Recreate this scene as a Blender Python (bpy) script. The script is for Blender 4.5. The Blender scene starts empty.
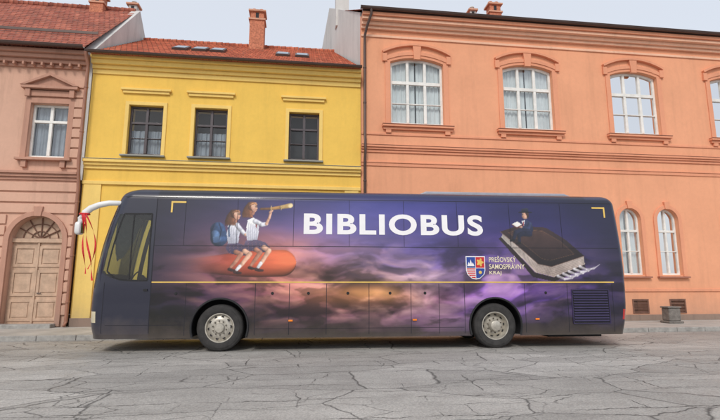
import bpy, bmesh, math, random
import numpy as np
from mathutils import Vector, Matrix
random.seed(4); rng=np.random.RandomState(7)
scene=bpy.context.scene
COL=scene.collection

def lin1(c):
    c/=255.0
    return c/12.92 if c<=0.04045 else ((c+0.055)/1.055)**2.4
def S(r,g,b,k=1.0): return (lin1(r)*k,lin1(g)*k,lin1(b)*k,1)

# ------------------------------------------------------------------ materials
def nodes_of(name):
    m=bpy.data.materials.new(name); m.use_nodes=True
    nt=m.node_tree; nt.nodes.clear()
    out=nt.nodes.new('ShaderNodeOutputMaterial'); p=nt.nodes.new('ShaderNodeBsdfPrincipled')
    nt.links.new(p.outputs[0],out.inputs[0])
    return m,nt,p
def mapped(nt,scale):
    tc=nt.nodes.new('ShaderNodeTexCoord'); mp=nt.nodes.new('ShaderNodeMapping')
    mp.inputs['Scale'].default_value=scale
    nt.links.new(tc.outputs['Object'],mp.inputs[0]); return mp.outputs[0]
def noise(nt,vec,scale,detail=4,rough=.6):
    n=nt.nodes.new('ShaderNodeTexNoise'); n.inputs['Scale'].default_value=scale
    n.inputs['Detail'].default_value=detail; n.inputs['Roughness'].default_value=rough
    nt.links.new(vec,n.inputs['Vector']); return n.outputs[0]
def mrange(nt,v,a,b,c,d):
    n=nt.nodes.new('ShaderNodeMapRange'); nt.links.new(v,n.inputs[0])
    for i,x in enumerate((a,b,c,d)): n.inputs[i+1].default_value=x
    return n.outputs[0]
def mixc(nt,mode,fac,a,b):
    n=nt.nodes.new('ShaderNodeMixRGB'); n.blend_type=mode
    for s,val in ((0,fac),(1,a),(2,b)):
        if isinstance(val,(int,float)): n.inputs[s].default_value=val
        elif isinstance(val,tuple): n.inputs[s].default_value=val
        else: nt.links.new(val,n.inputs[s])
    return n.outputs[0]
def mathn(nt,op,a,b=None):
    n=nt.nodes.new('ShaderNodeMath'); n.operation=op
    for i,v in enumerate((a,b)):
        if v is None: continue
        if isinstance(v,(int,float)): n.inputs[i].default_value=v
        else: nt.links.new(v,n.inputs[i])
    return n.outputs[0]
def bump(nt,p,h,strength,dist=.01):
    b=nt.nodes.new('ShaderNodeBump'); b.inputs['Strength'].default_value=strength; b.inputs['Distance'].default_value=dist
    nt.links.new(h,b.inputs['Height']); nt.links.new(b.outputs[0],p.inputs['Normal'])
def simple(name,col,rough=.6,metal=0,var=.12,scale=4,bmp=0,bscale=60,coat=0):
    m,nt,p=nodes_of(name)
    v=mapped(nt,(1,1,1)); n=noise(nt,v,scale)
    k=mrange(nt,n,.3,.7,1-var,1+var)
    c=mixc(nt,'MULTIPLY',1.0,col,k); nt.links.new(c,p.inputs['Base Color'])
    p.inputs['Roughness'].default_value=rough; p.inputs['Metallic'].default_value=metal
    p.inputs['Coat Weight'].default_value=coat
    if bmp: bump(nt,p,noise(nt,v,bscale),bmp)
    return m
def plaster(name,col,dirt=.25,basez=0.0,var=.06):
    m,nt,p=nodes_of(name)
    v=mapped(nt,(1,1,1)); vs=mapped(nt,(2.2,2.2,.22))
    a=mrange(nt,noise(nt,v,.6,5),.3,.7,1-var,1+var)
    s=mrange(nt,noise(nt,vs,1.2,5,.7),.5,.8,1,1-dirt)
    f=mrange(nt,noise(nt,v,9,5,.75),.3,.7,.96,1.03)
    c=mixc(nt,'MULTIPLY',1.0,col,a); c=mixc(nt,'MULTIPLY',1.0,c,s); c=mixc(nt,'MULTIPLY',1.0,c,f)
    tc=nt.nodes.new('ShaderNodeTexCoord'); sp=nt.nodes.new('ShaderNodeSeparateXYZ'); nt.links.new(tc.outputs['Object'],sp.inputs[0])
    zz=mathn(nt,'ADD',sp.outputs[2],mathn(nt,'MULTIPLY',noise(nt,v,1.6,4),-1.2))
    low=mrange(nt,zz,-.4,.7,.4,0)
    c=mixc(nt,'MIX',low,c,(.22,.19,.16,1))
    nt.links.new(c,p.inputs['Base Color']); p.inputs['Roughness'].default_value=.9
    bump(nt,p,noise(nt,v,45,4,.7),.25,.01)
    return m
def glassmat(name,tint=(.9,.95,.95,1),rough=.02,ior=1.6):
    m=bpy.data.materials.new(name); m.use_nodes=True; nt=m.node_tree; nt.nodes.clear()
    out=nt.nodes.new('ShaderNodeOutputMaterial'); mx=nt.nodes.new('ShaderNodeMixShader')
    tr=nt.nodes.new('ShaderNodeBsdfTransparent'); tr.inputs[0].default_value=tint
    gl=nt.nodes.new('ShaderNodeBsdfGlossy'); gl.inputs['Roughness'].default_value=rough
    fr=nt.nodes.new('ShaderNodeFresnel'); fr.inputs[0].default_value=ior
    v=mapped(nt,(1,1,1)); b=nt.nodes.new('ShaderNodeBump'); b.inputs['Strength'].default_value=.12; b.inputs['Distance'].default_value=.02
    nt.links.new(noise(nt,v,1.7,2),b.inputs['Height']); nt.links.new(b.outputs[0],gl.inputs['Normal'])
    nt.links.new(fr.outputs[0],mx.inputs[0]); nt.links.new(tr.outputs[0],mx.inputs[1]); nt.links.new(gl.outputs[0],mx.inputs[2])
    nt.links.new(mx.outputs[0],out.inputs[0]); return m

M={}
M['yellow']=plaster('yellow_plaster',S(251,206,98,.9),.1)
M['yellow_trim']=plaster('yellow_trim_plaster',S(251,214,124,.92),.1)
M['pink']=plaster('salmon_plaster',S(244,173,134,.9),.12)
M['pink_trim']=plaster('salmon_trim_plaster',S(241,166,130,.88),.15)
M['pink_light']=plaster('pale_salmon_plaster',S(246,196,166,.92),.18)
M['old']=plaster('dusty_pink_plaster',S(226,180,156,.86),.28)
M['old_trim']=plaster('dusty_trim_plaster',S(208,158,136,.8),.3)
M['firewall']=plaster('grey_render',S(218,216,212,.88),.35)
M['plinth']=plaster('plinth_render',S(180,148,130,.7),.5)
M['interior']=simple('dark_room',(.03,.03,.035,1),.9)
M['white_frame']=simple('white_window_paint',S(240,238,232,.92),.45)
M['dark_frame']=simple('dark_window_paint',S(76,68,72),.45)
M['curtain']=simple('white_curtain',S(226,228,230,.88),.9,var=.1,scale=2)
M['curtain_grey']=simple('grey_curtain',S(160,165,176,.85),.9,var=.2,scale=2)
M['glass']=glassmat('window_glass')
M['sill_metal']=simple('painted_sheet_metal',S(176,116,94,.9),.5)
M['flash']=simple('grey_sheet_metal',S(150,150,142,.9),.5)
M['gutter']=simple('dark_brown_gutter',S(86,68,62),.45,metal=.2)
M['pipe']=simple('brown_downpipe',S(156,108,88),.5)
M['wood']=simple('brown_door_wood',S(128,92,76,.9),.6,var=.25,scale=6,bmp=.2)
M['gatewood']=simple('pale_painted_gate',S(208,176,150,.85),.6,var=.18,scale=5,bmp=.2)
M['stone']=simple('grey_stone',S(168,165,160,.85),.9,var=.25,scale=6,bmp=.5,bscale=40)
M['stone_dark']=simple('weathered_stone',S(132,126,120,.8),.9,var=.3,scale=8,bmp=.6,bscale=40)
M['mortar']=plaster('chimney_mortar',S(222,168,140,.85),.4)
M['chimbrick']=simple('chimney_brick',S(206,130,100,.85),.9,var=.35,scale=14,bmp=.4)

def tilemat(name,c1,c2,roww):
    m,nt,p=nodes_of(name)
    v=mapped(nt,(1,1,1))
    br=nt.nodes.new('ShaderNodeTexBrick'); nt.links.new(v,br.inputs['Vector'])
    br.inputs['Color1'].default_value=c1; br.inputs['Color2'].default_value=c2
    br.inputs['Mortar'].default_value=(c1[0]*.3,c1[1]*.3,c1[2]*.3,1)
    br.inputs['Scale'].default_value=1; br.inputs['Brick Width'].default_value=.2
    br.inputs['Row Height'].default_value=roww; br.inputs['Mortar Size'].default_value=.012
    k=mrange(nt,noise(nt,v,1.3,5,.7),.3,.7,.62,1.2)
    c=mixc(nt,'MULTIPLY',1,br.outputs[0],k)
    lich=mrange(nt,noise(nt,v,5,5,.7),.56,.68,0,.5)
    c=mixc(nt,'MIX',lich,c,S(124,110,98))
    nt.links.new(c,p.inputs['Base Color']); p.inputs['Roughness'].default_value=.85
    w=nt.nodes.new('ShaderNodeTexWave'); w.bands_direction='X'; w.inputs['Scale'].default_value=1.57
    nt.links.new(v,w.inputs[0]); bump(nt,p,w.outputs[1],.7,.03)
    return m
M['tile_new']=tilemat('orange_roof_tile',S(212,120,88,.85),S(190,98,72,.85),.26)
M['tile_old']=tilemat('weathered_roof_tile',S(200,118,94,.82),S(170,92,74,.82),.22)

# ------------------------------------------------------------------ builder
class Bd:
    def __init__(s): s.v=[];s.f=[];s.m=[]
    def add(s,vs,fs,m=0):
        o=len(s.v); s.v+= [tuple(x) for x in vs]; s.f+=[tuple(i+o for i in f) for f in fs]; s.m+=[m]*len(fs); return s
    def box(s,x0,x1,y0,y1,z0,z1,m=0):
        v=[(x,y,z) for x in (x0,x1) for y in (y0,y1) for z in (z0,z1)]
        return s.add(v,[(0,1,3,2),(4,6,7,5),(0,4,5,1),(2,3,7,6),(0,2,6,4),(1,5,7,3)],m)
    def poly(s,p,m=0): return s.add(p,[tuple(range(len(p)))],m)
    def prism(s,pts,y0,y1,m=0):
        n=len(pts); v=[(x,y0,z) for x,z in pts]+[(x,y1,z) for x,z in pts]
        f=[tuple(range(n)),tuple(range(2*n-1,n-1,-1))]+[(i,i+n,(i+1)%n+n,(i+1)%n) for i in range(n)]
        return s.add(v,f,m)
    def ring(s,o,i,y0,y1,m=0,closed=True):
        n=len(o); v=[(x,y0,z) for x,z in o]+[(x,y0,z) for x,z in i]+[(x,y1,z) for x,z in o]+[(x,y1,z) for x,z in i]
        f=[]
        for k in range(n if closed else n-1):
            j=(k+1)%n
            f+=[(k,j,n+j,n+k),(2*n+k,3*n+k,3*n+j,2*n+j),(k,2*n+k,2*n+j,j),(n+k,n+j,3*n+j,3*n+k)]
        if not closed: f+=[(0,n,3*n,2*n),(n-1,3*n-1,4*n-1,2*n-1)]
        return s.add(v,f,m)
    def tube(s,path,r,n=10,m=0):
        P=[Vector(p) for p in path]; rs=r if isinstance(r,(list,tuple)) else [r]*len(P)
        o=len(s.v); up=Vector((0.3,.1,1)).normalized()
        for k,p in enumerate(P):
            t=(P[min(k+1,len(P)-1)]-P[max(k-1,0)]).normalized()
            a=t.cross(up); 
            if a.length<.05: a=t.cross(Vector((1,0,0)))
            a.normalize(); b=t.cross(a)
            for i in range(n):
                q=2*math.pi*i/n; s.v.append(tuple(p+a*math.cos(q)*rs[k]+b*math.sin(q)*rs[k]))
        for k in range(len(P)-1):
            for i in range(n):
                j=(i+1)%n; s.f.append((o+k*n+i,o+k*n+j,o+(k+1)*n+j,o+(k+1)*n+i)); s.m.append(m)
        s.f.append(tuple(o+i for i in range(n))); s.m.append(m)
        s.f.append(tuple(o+(len(P)-1)*n+i for i in range(n))); s.m.append(m)
        return s
    def lathe(s,prof,cx,cz,n=56,m=0,a0=0,a1=2*math.pi):
        full=abs(a1-a0-2*math.pi)<1e-6; cnt=n if full else n+1
        o=len(s.v)
        for i in range(cnt):
            q=a0+(a1-a0)*i/n
            for r,y in prof: s.v.append((cx+r*math.cos(q),y,cz+r*math.sin(q)))
        L=len(prof)
        for i in range(n):
            j=(i+1)%cnt
            for k in range(L-1):
                s.f.append((o+i*L+k,o+j*L+k,o+j*L+k+1,o+i*L+k+1)); s.m.append(m)
        return s
    def build(s,name,mats,parent=None,smooth=False,bevel=0,label=None,recalc=True):
        me=bpy.data.meshes.new(name); me.from_pydata(s.v,[],s.f)
        for mm in mats: me.materials.append(mm)
        me.polygons.foreach_set('material_index',s.m)
        if smooth: me.polygons.foreach_set('use_smooth',[True]*len(s.f))
        if recalc:
            b=bmesh.new(); b.from_mesh(me); bmesh.ops.recalc_face_normals(b,faces=b.faces); b.to_mesh(me); b.free()
        o=bpy.data.objects.new(name,me); COL.objects.link(o)
        if parent is not None:
            o.parent=parent
            if parent.type=='EMPTY' and parent.get('_w',1)==1: o.matrix_parent_inverse=Matrix.Translation(parent.location).inverted()
        if bevel:
            md=o.modifiers.new('bevel','BEVEL'); md.width=bevel; md.segments=2; md.limit_method='ANGLE'
        if smooth:
            md=o.modifiers.new('es','EDGE_SPLIT'); md.split_angle=math.radians(38)
        if label: o['label']=label
        return o
def thing(name,loc,label,cat,**kw):
    e=bpy.data.objects.new(name,None); e.location=loc; e.empty_display_size=.3; COL.objects.link(e)
    e['label']=label; e['category']=cat
    for k,v in kw.items(): e[k]=v
    return e

def outline(x0,x1,z0,zs,rise,n=14):
    pts=[(x0,z0)]
    if rise<=0: return [(x0,z0),(x0,zs),(x1,zs),(x1,z0)]
    w=x1-x0; R=(w*w/4+rise*rise)/(2*rise); cx=(x0+x1)/2; cz=zs+rise-R
    a=math.asin(min(1,w/2/R)); 
    if rise>w/2-1e-6: a=math.pi/2
    for i in range(n+1):
        q=-a+2*a*i/n; pts.append((cx+R*math.sin(q),cz+R*math.cos(q)))
    pts.append((x1,z0)); return pts
def inset(x0,x1,z0,zs,rise,t,tb=None):
    tb=t if tb is None else tb
    if rise>.4*(x1-x0): return (x0+t,x1-t,z0+tb,zs,rise-t)
    if rise<=0: return (x0+t,x1-t,z0+tb,zs-t,0)
    return (x0+t,x1-t,z0+tb,zs-t,rise)
def top_at(x,o):
    x0,x1,z0,zs,rise=o
    if rise<=0: return zs
    w=x1-x0; R=(w*w/4+rise*rise)/(2*rise); cx=(x0+x1)/2
    return zs+rise-R+math.sqrt(max(0,R*R-(x-cx)**2))

def wall(b,x0,x1,z0,z1,y,ops,depth=.6,m=0,mi=1):
    xs=sorted(set([x0,x1]+[o[0] for o in ops]+[o[1] for o in ops]))
    zs=sorted(set([z0,z1]+[o[2] for o in ops]+[o[3]+o[4] for o in ops]))
    for i in range(len(xs)-1):
        for j in range(len(zs)-1):
            cx=(xs[i]+xs[i+1])/2; cz=(zs[j]+zs[j+1])/2
            if any(o[0]<cx<o[1] and o[2]<cz<o[3]+o[4] for o in ops): continue
            b.poly([(xs[i],y,zs[j]),(xs[i+1],y,zs[j]),(xs[i+1],y,zs[j+1]),(xs[i],y,zs[j+1])],m)
    for o in ops:
        pts=outline(*o)
        for k in range(len(pts)):
            p,q=pts[k],pts[(k+1)%len(pts)]
            b.poly([(p[0],y,p[1]),(q[0],y,q[1]),(q[0],y+depth,q[1]),(p[0],y+depth,p[1])],m)
        b.poly([(p[0],y+depth,p[1]) for p in pts],mi)
        if o[4]>0:
            zt=o[3]+o[4]
            arc=pts[1:-1]
            for k in range(len(arc)-1):
                p,q=arc[k],arc[k+1]
                b.poly([(p[0],y,p[1]),(q[0],y,q[1]),(q[0],y,zt),(p[0],y,zt)],m)

def window(o,y,parent,fm,cols,bars,cm=None,fw=.07,ctop=None,label=None,gap=.03):
    x0,x1,z0,zs,rise=o
    b=Bd(); yf=y+.14
    b.ring(outline(*o),outline(*inset(*o,fw)),yf,yf+.09)
    w=x1-x0
    for c,t in cols:
        x=x0+w*c; b.box(x-t,x+t,yf-.012,yf+.08,z0+fw,top_at(x,inset(*o,fw*.6)))
    for zb,t in bars:
        b.box(x0+fw,x1-fw,yf-.02,yf+.075,zb-t,zb+t)
    wn=b.build('window',[fm],parent,bevel=.008,label=label)
    g=Bd(); g.poly([(x,yf+.045,z) for x,z in outline(*inset(*o,fw*.6))]); g.build('glass',[M['glass']],wn,recalc=False)
    if cm:
        c=Bd(); n=60; 
        for side in (0,1):
            xa=x0+.02 if side==0 else (x0+x1)/2+gap; xb=(x0+x1)/2-gap if side==0 else x1-.02
            pr=None
            for i in range(n+1):
                x=xa+(xb-xa)*i/n; yy=yf+.17+.02*math.sin(x*38)+.012*math.sin(x*71+2)
                zt=min(top_at(x,o)-.03, ctop if ctop else 99)
                cur=((x,yy,z0+.02),(x,yy,zt))
                if pr: c.poly([pr[0],cur[0],cur[1],pr[1]])
                pr=cur
        c.build('curtain',[cm],wn,smooth=True,recalc=False)
    return wn

def roof_slope(b,x0,x1,ya,za,yb,zb,dy,m=0,x0b=None,x1b=None):
    n=max(1,int(round(abs(yb-ya)/dy))); x0b=x0 if x0b is None else x0b; x1b=x1 if x1b is None else x1b
    for i in range(n):
        t0=i/n; t1=(i+1)/n
        y0=ya+(yb-ya)*t0; y1=ya+(yb-ya)*t1; z0=za+(zb-za)*t0; z1=za+(zb-za)*t1
        a0=x0+(x0b-x0)*t0; a1=x0+(x0b-x0)*t1; c0=x1+(x1b-x1)*t0; c1=x1+(x1b-x1)*t1
        b.poly([(a0,y0,z0+.035),(c0,y0,z0+.035),(c1,y1,z1+.005),(a1,y1,z1+.005)],m)
        b.poly([(a0,y0,z0-.01),(c0,y0,z0-.01),(c0,y0,z0+.035),(a0,y0,z0+.035)],m)

FY=16.5
def chimney(parent,x,y,z0,z1,w,d,m1,m2,pots=2):
    b=Bd(); h=w/2; e=d/2
    b.box(x-h,x+h,y-e,y+e,z0,z1-.62,0)
    b.box(x-h-.05,x+h+.05,y-e-.05,y+e+.05,z1-.62,z1-.54,1)
    b.box(x-h+.03,x+h-.03,y-e+.03,y+e-.03,z1-.54,z1-.2,0)
    b.box(x-h-.06,x+h+.06,y-e-.06,y+e+.06,z1-.2,z1-.12,1)
    b.box(x-.07,x+.07,y-e+.02,y-e+.029,z1-.5,z1-.24,2)
    c=b.build('chimney',[m1,m2,M['interior']],parent,bevel=.01)
    for i in range(pots):
        p=Bd()
        px=x+(i-(pots-1)/2)*w*.5
        n=10
        for r0,r1,za,zb in ((.1,.085,z1-.12,z1+.02),(.12,.11,z1+.02,z1+.06)):
            vs=[(px+r0*math.cos(2*math.pi*k/n),y+r0*math.sin(2*math.pi*k/n),za) for k in range(n)]+[(px+r1*math.cos(2*math.pi*k/n),y+r1*math.sin(2*math.pi*k/n),zb) for k in range(n)]
            p.add(vs,[tuple(range(n)),tuple(range(n,2*n))]+[(k,(k+1)%n,n+(k+1)%n,n+k) for k in range(n)])
        p.build('chimney_pot',[m1],c)
    return c

# ================================================================== YELLOW HOUSE
Y=thing('yellow_house',(-2.6,FY,.12),'bright yellow plastered two-storey house with red tiled roof','house')
XL,XR=-7.42,2.14
ops=[(-6.11,-4.95,5.96,7.76,0),(-3.87,-2.72,5.96,7.76,0),(-.52,.59,5.96,7.76,0)]
b=Bd(); wall(b,XL,XR,.0,9.45,FY,ops)
b.poly([(XL,FY,0),(XL,25.5,0),(XL,25.5,9.45),(XL,FY,9.45)]); b.poly([(XR,FY,0),(XR,25.5,0),(XR,25.5,9.45),(XR,FY,9.45)])
b.poly([(XL,25.5,0),(XR,25.5,0),(XR,25.5,9.45),(XL,25.5,9.45)])
b.build('wall',[M['yellow'],M['interior']],Y)
b=Bd()
b.box(XL,XR-.01,FY-.05,FY-.001,8.85,9.02); b.box(XL,XR-.01,FY-.12,FY-.001,9.02,9.16); b.box(XL,XR-.01,FY-.24,FY-.001,9.16,9.32); b.box(XL,XR-.01,FY-.34,FY-.001,9.32,9.45)
b.build('eaves_cornice',[M['yellow_trim']],Y,bevel=.015)
b=Bd()
b.box(XL,XR-.01,FY-.06,FY-.001,5.40,5.52); b.box(XL,XR-.01,FY-.13,FY-.001,5.52,5.62); b.box(XL,XR-.01,FY-.2,FY-.001,5.62,5.72); b.box(XL,XR-.01,FY-.215,FY-.001,5.723,5.745,1)
b.box(XL,XR-.01,FY-.07,FY-.001,4.86,4.98)
b.build('string_course',[M['yellow_trim'],M['flash']],Y,bevel=.012)
for xa,xb in ((XL+.05,XL+.62),(XR-.6,XR-.08)):
    b=Bd(); b.box(xa,xb,FY-.045,FY-.002,.12,4.86)
    b.build('pilaster',[M['yellow_trim']],Y,bevel=.012)
b=Bd(); b.box(XL,XR-.01,FY-.06,FY-.003,.1,.4); b.build('plinth',[M['plinth']],Y,bevel=.01)
for k,o in enumerate(ops):
    zb=o[3]-.62
    w=window(o,FY,Y,M['dark_frame'],[(.5,.045)],[(zb,.035),(o[2]+.62,.014)],M['curtain_grey'] if k<2 else None,ctop=o[2]+.95)
    s=Bd(); s.ring(outline(o[0]-.13,o[1]+.13,o[2]-.02,o[3]+.13,0),outline(o[0],o[1],o[2]-.019,o[3],0),FY-.035,FY-.001,closed=False)
    s.box(o[0]-.3,o[1]+.24,FY-.12,FY-.001,8.28,8.36); s.box(o[0]-.24,o[1]+.18,FY-.07,FY-.001,8.18,8.277)
    s.build('surround',[M['yellow_trim']],w,bevel=.01)
    s=Bd(); s.box(o[0]-.16,o[1]+.16,FY-.16,FY+.14,o[2]-.09,o[2]-.035); s.build('sill',[M['flash']],w,bevel=.008)
b=Bd(); roof_slope(b,XL+.02,XR-.03,FY-.45,9.44,21,12.6,.26,x1b=1.42); roof_slope(b,XL+.02,1.42,25.6,9.44,21,12.6,.26)
b.poly([(XL+.03,FY-.44,9.43),(XR-.04,FY-.44,9.43),(XR-.04,25.5,9.43),(XL+.03,25.5,9.43)])
rf=b.build('roof',[M['tile_new']],Y,recalc=False)
r=Bd()
for i in range(30):
    xa=XL+.05+i*.295; r.tube([(xa,21,12.6),(xa+.29,21,12.61)],[.12,.135],10)
r.build('ridge_tile',[M['tile_new']],rf)
chimney(rf,-2.2,20.4,12.0,14.1,.66,.6,M['chimbrick'],M['mortar'])
M['sky_glass']=simple('skylight_glass',S(120,140,160,.6),.1)
for x in (-4.95,-4.2,-3.5,-.9,-.1):
    yy=18.3; zz=9.44+(yy-16.05)*(3.16/4.95); sl=3.16/4.95
    g=Bd()
    for (dx,h,mm) in ((.28,.1,0),(.22,.115,1)):
        ha=.38 if mm==0 else .32
        vs=[]
        for yo in (-ha,ha):
            for xo in (-dx,dx):
                for hh in (-.05,h): vs.append((x+xo,yy+yo-hh*.5,zz+yo*sl+hh))
        g.add(vs,[(0,2,3,1),(4,5,7,6),(0,1,5,4),(2,6,7,3),(1,3,7,5)],mm)
    g.build('skylight',[M['gutter'],M['sky_glass']],rf)
b=Bd()
prof=[]
for i in range(9):
    q=math.pi+math.pi*i/8; prof.append((FY-.53+.075*math.cos(q),9.47+.075*math.sin(q)))
def gut(b,x0,x1,prof):
    n=len(prof); vs=[(x0,y,z) for y,z in prof]+[(x1,y,z) for y,z in prof]
    b.add(vs,[(i,i+1,n+i+1,n+i) for i in range(n-1)])
    b.tube([(x0,prof[0][0],prof[0][1]),(x1,prof[0][0],prof[0][1])],.012,6)
gut(b,XL-.08,XR-.02,prof); b.build('gutter',[M['gutter']],Y,recalc=False)
b=Bd()
b.tube([(XL-.06,FY-.53,9.42),(XL-.06,FY-.5,9.3),(XL-.06,FY-.3,9.05),(XL-.06,FY-.28,8.9),(XL-.06,FY-.28,5.9),(XL-.06,FY-.3,5.6),(XL-.06,FY-.14,4.7),(XL-.06,FY-.12,.3),(XL-.06,FY-.22,.16)],.055,12)
for z in (8.2,6.6,4.2,2.4,.9): b.tube([(XL-.06,FY-(.28 if z>5.5 else .13),z),(XL-.06,FY-(.28 if z>5.5 else .13),z+.05)],.07,12)
b.build('drainpipe',[M['pipe']],Y,smooth=True)

# ================================================================== SALMON BUILDING
Pk=thing('salmon_building',(9,FY,.12),'long salmon pink two-storey building with tall arched windows','building')
X0,X1=2.16,24.0
up=[(c-1.05,c+1.05,7.5,9.98,.2) for c in (4.34,8.88,13.52,18.1,22.4)]
lo=[(c-.46,c+.46,1.83,3.98,.46) for c in (12.79,14.41,17.4,19.0,21.9)]
vent=[(c-.34,c+.34,.38,.92,0) for c in (12.93,14.5)]
b=Bd(); wall(b,X0,X1,0,6.42,FY,lo+vent); wall(b,X0,X1,6.42,11.75,FY,up)
SX,SY=1.22,22.0
b.poly([(X0,FY,0),(X0-.001,FY+.3,0),(X0-.001,FY+.3,12.0),(X0,FY,11.75)])
b.poly([(X1,FY,0),(X1,28,0),(X1,28,11.7),(X1,SY,15.3),(X1,FY,11.75)])
b.poly([(.4,28,0),(X1,28,0),(X1,28,11.7),(.4,28,11.7)])
b.build('wall',[M['pink'],M['interior']],Pk)
b=Bd()
pw=[(X0,FY+.3),(SX,SY),(.4,28)]
for (a,c,za,zc) in ((pw[0],pw[1],12.15,15.55),(pw[1],pw[2],15.55,11.9)):
    dx=.25
    vs=[(a[0],a[1],5),(c[0],c[1],5),(c[0],c[1],zc),(a[0],a[1],za)]; vs+=[(p[0]+dx,p[1],p[2]) for p in vs]
    b.add(vs,[(0,1,2,3),(4,7,6,5),(0,4,5,1),(1,5,6,2),(2,6,7,3),(3,7,4,0)])
b.build('party_wall',[M['firewall']],Pk)
b=Bd()
b.box(X0,X1,FY-.05,FY-.001,6.34,6.44); b.box(X0,X1,FY-.1,FY-.001,6.443,6.52); b.box(X0,X1,FY-.15,FY-.001,6.523,6.60); b.box(X0,X1,FY-.165,FY-.001,6.603,6.622,1)
b.box(X0,X1,FY-.035,FY-.001,7.02,7.1)
b.box(X0,X1,FY-.035,FY-.001,5.82,5.94); b.box(X0,X1,FY-.06,FY-.001,5.943,5.99)
b.build('string_course',[M['pink_trim'],M['sill_metal']],Pk,bevel=.012)
b=Bd()
b.box(X0,X1,FY-.05,FY-.001,10.95,11.05,0); b.box(X0,X1,FY-.12,FY-.001,11.25,11.36,0); b.box(X0,X1,FY-.22,FY-.001,11.363,11.5,0); b.box(X0,X1,FY-.38,FY-.001,11.503,11.62,0); b.box(X0,X1,FY-.46,FY-.001,11.623,11.76,1)
b.build('eaves_cornice',[M['pink_light'],M['pink_trim']],Pk,bevel=.015)
b=Bd(); b.box(X0,X1,FY-.07,FY-.001,.1,.34); b.build('plinth',[M['plinth']],Pk,bevel=.012)
b=Bd()
b.box(X0,X1,FY-.04,FY-.001,1.2,1.3)
b.build('dado_moulding',[M['pink_trim']],Pk,bevel=.01)
def blob(b,cx,cy,cz,rx,ry,rz,m=0,n=8):
    vs=[];fs=[]
    for i in range(1,n):
        for j in range(n):
            a=math.pi*i/n; q=2*math.pi*j/n
            vs.append((cx+rx*math.sin(a)*math.cos(q),cy+ry*math.sin(a)*math.sin(q),cz+rz*math.cos(a)))
    for i in range(n-2):
        for j in range(n):
            fs.append((i*n+j,i*n+(j+1)%n,(i+1)*n+(j+1)%n,(i+1)*n+j))
    vs+=[(cx,cy,cz+rz),(cx,cy,cz-rz)]; t=len(vs)-2
    for j in range(n): fs+=[(t,(j+1)%n,j),(t+1,(n-2)*n+j,(n-2)*n+(j+1)%n)]
    b.add(vs,fs,m)
for iw,o in enumerate(up):
    w=window(o,FY,Pk,M['white_frame'],[(.335,.055),(.665,.055)],[(9.2,.065),(8.35,.018)],M['curtain'],fw=.09,gap=.02)
    x0,x1=o[0],o[1]; cx=(x0+x1)/2
    s=Bd()
    s.ring(outline(x0-.2,x1+.2,7.45,9.98+.12,.26),outline(x0,x1,7.451,9.98,.2),FY-.04,FY-.001,closed=False)
    s.ring(outline(x0-.27,x1+.27,7.45,9.98+.17,.28)[1:-1],outline(x0-.14,x1+.14,7.45,9.98+.06,.25)[1:-1],FY-.07,FY-.041,closed=False)
    s.ring(outline(x0-.32,x1+.32,10,10.40,.36)[1:-1],outline(x0-.28,x1+.28,10,10.31,.35)[1:-1],FY-.13,FY-.001,closed=False)
    s.prism([(cx-.12,10.1),(cx+.12,10.1),(cx+.17,10.70),(cx-.17,10.70)],FY-.11,FY-.002)
    for sg in (-1,1):
        s.box(cx+sg*1.27-.09,cx+sg*1.27+.09,FY-.09,FY-.002,9.98,10.3)
        for k in range(5): blob(s,cx+sg*(.34+.15*k),FY-.02,10.40-.025*k*k*.6,.1,.05,.055)
    s.build('surround',[M['pink_trim']],w,bevel=.008)
    s=Bd(); s.box(x0-.34,x1+.34,FY-.18,FY-.001,7.34,7.42); s.box(x0-.3,x1+.3,FY-.1,FY-.001,7.24,7.337)
    for sg in (-1,1): s.box(cx+sg*1.15-.1,cx+sg*1.15+.1,FY-.09,FY-.001,7.105,7.237)
    s.box(x0-.34,x1+.34,FY-.2,FY+.14,7.423,7.448,1)
    s.build('sill',[M['pink_trim'],M['sill_metal']],w,bevel=.008)
for o in lo:
    w=window(o,FY,Pk,M['white_frame'],[(.5,.04)],[(3.55,.045),(2.75,.014)],M['curtain'],fw=.07)
    s=Bd(); s.ring(outline(o[0]-.15,o[1]+.15,1.78,o[3],.61),outline(o[0],o[1],1.781,o[3],.46),FY-.05,FY-.001,closed=False)
    c=(o[0]+o[1])/2; s.prism([(c-.08,4.42),(c+.08,4.42),(c+.12,4.72),(c-.12,4.72)],FY-.09,FY-.002)
    s.build('surround',[M['pink_trim']],w,bevel=.008)
    s=Bd(); s.box(o[0]-.2,o[1]+.2,FY-.14,FY+.12,1.72,1.778); s.build('sill',[M['sill_metal']],w,bevel=.006)
for o in vent:
    s=Bd(); s.ring(outline(*o),outline(*inset(*o,.05)),FY-.02,FY+.06)
    for k in range(8):
        z=o[2]+.07+k*.055; s.box(o[0]+.05,o[1]-.05,FY+.0,FY+.03,z,z+.03)
    s.build('vent_grille',[M['wood']],Pk)
b=Bd(); roof_slope(b,X0+.02,X1,FY-.45,11.8,SY,15.35,.26,x0b=SX+.1); roof_slope(b,SX+.3,X1,28,11.8,SY,15.35,.3)
rf=b.build('roof',[M['tile_old']],Pk,recalc=False)
chimney(rf,1.75,20.6,13.6,16.6,.62,.62,M['firewall'],M['mortar'],1)
chimney(rf,9.15,19.9,13.6,15.1,.6,.5,M['chimbrick'],M['mortar'],2)
chimney(rf,8.05,19.9,13.6,14.75,.34,.34,M['firewall'],M['mortar'],1)
b=Bd(); prof=[(FY-.56+.085*math.cos(math.pi+math.pi*i/8),11.86+.085*math.sin(math.pi+math.pi*i/8)) for i in range(9)]
gut(b,X0-.1,X1,prof); b.box(X0,X1,FY-.475,FY-.3,11.763,11.84); b.build('gutter',[M['gutter']],Pk,recalc=False)
b=Bd(); px=X0+.12
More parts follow.
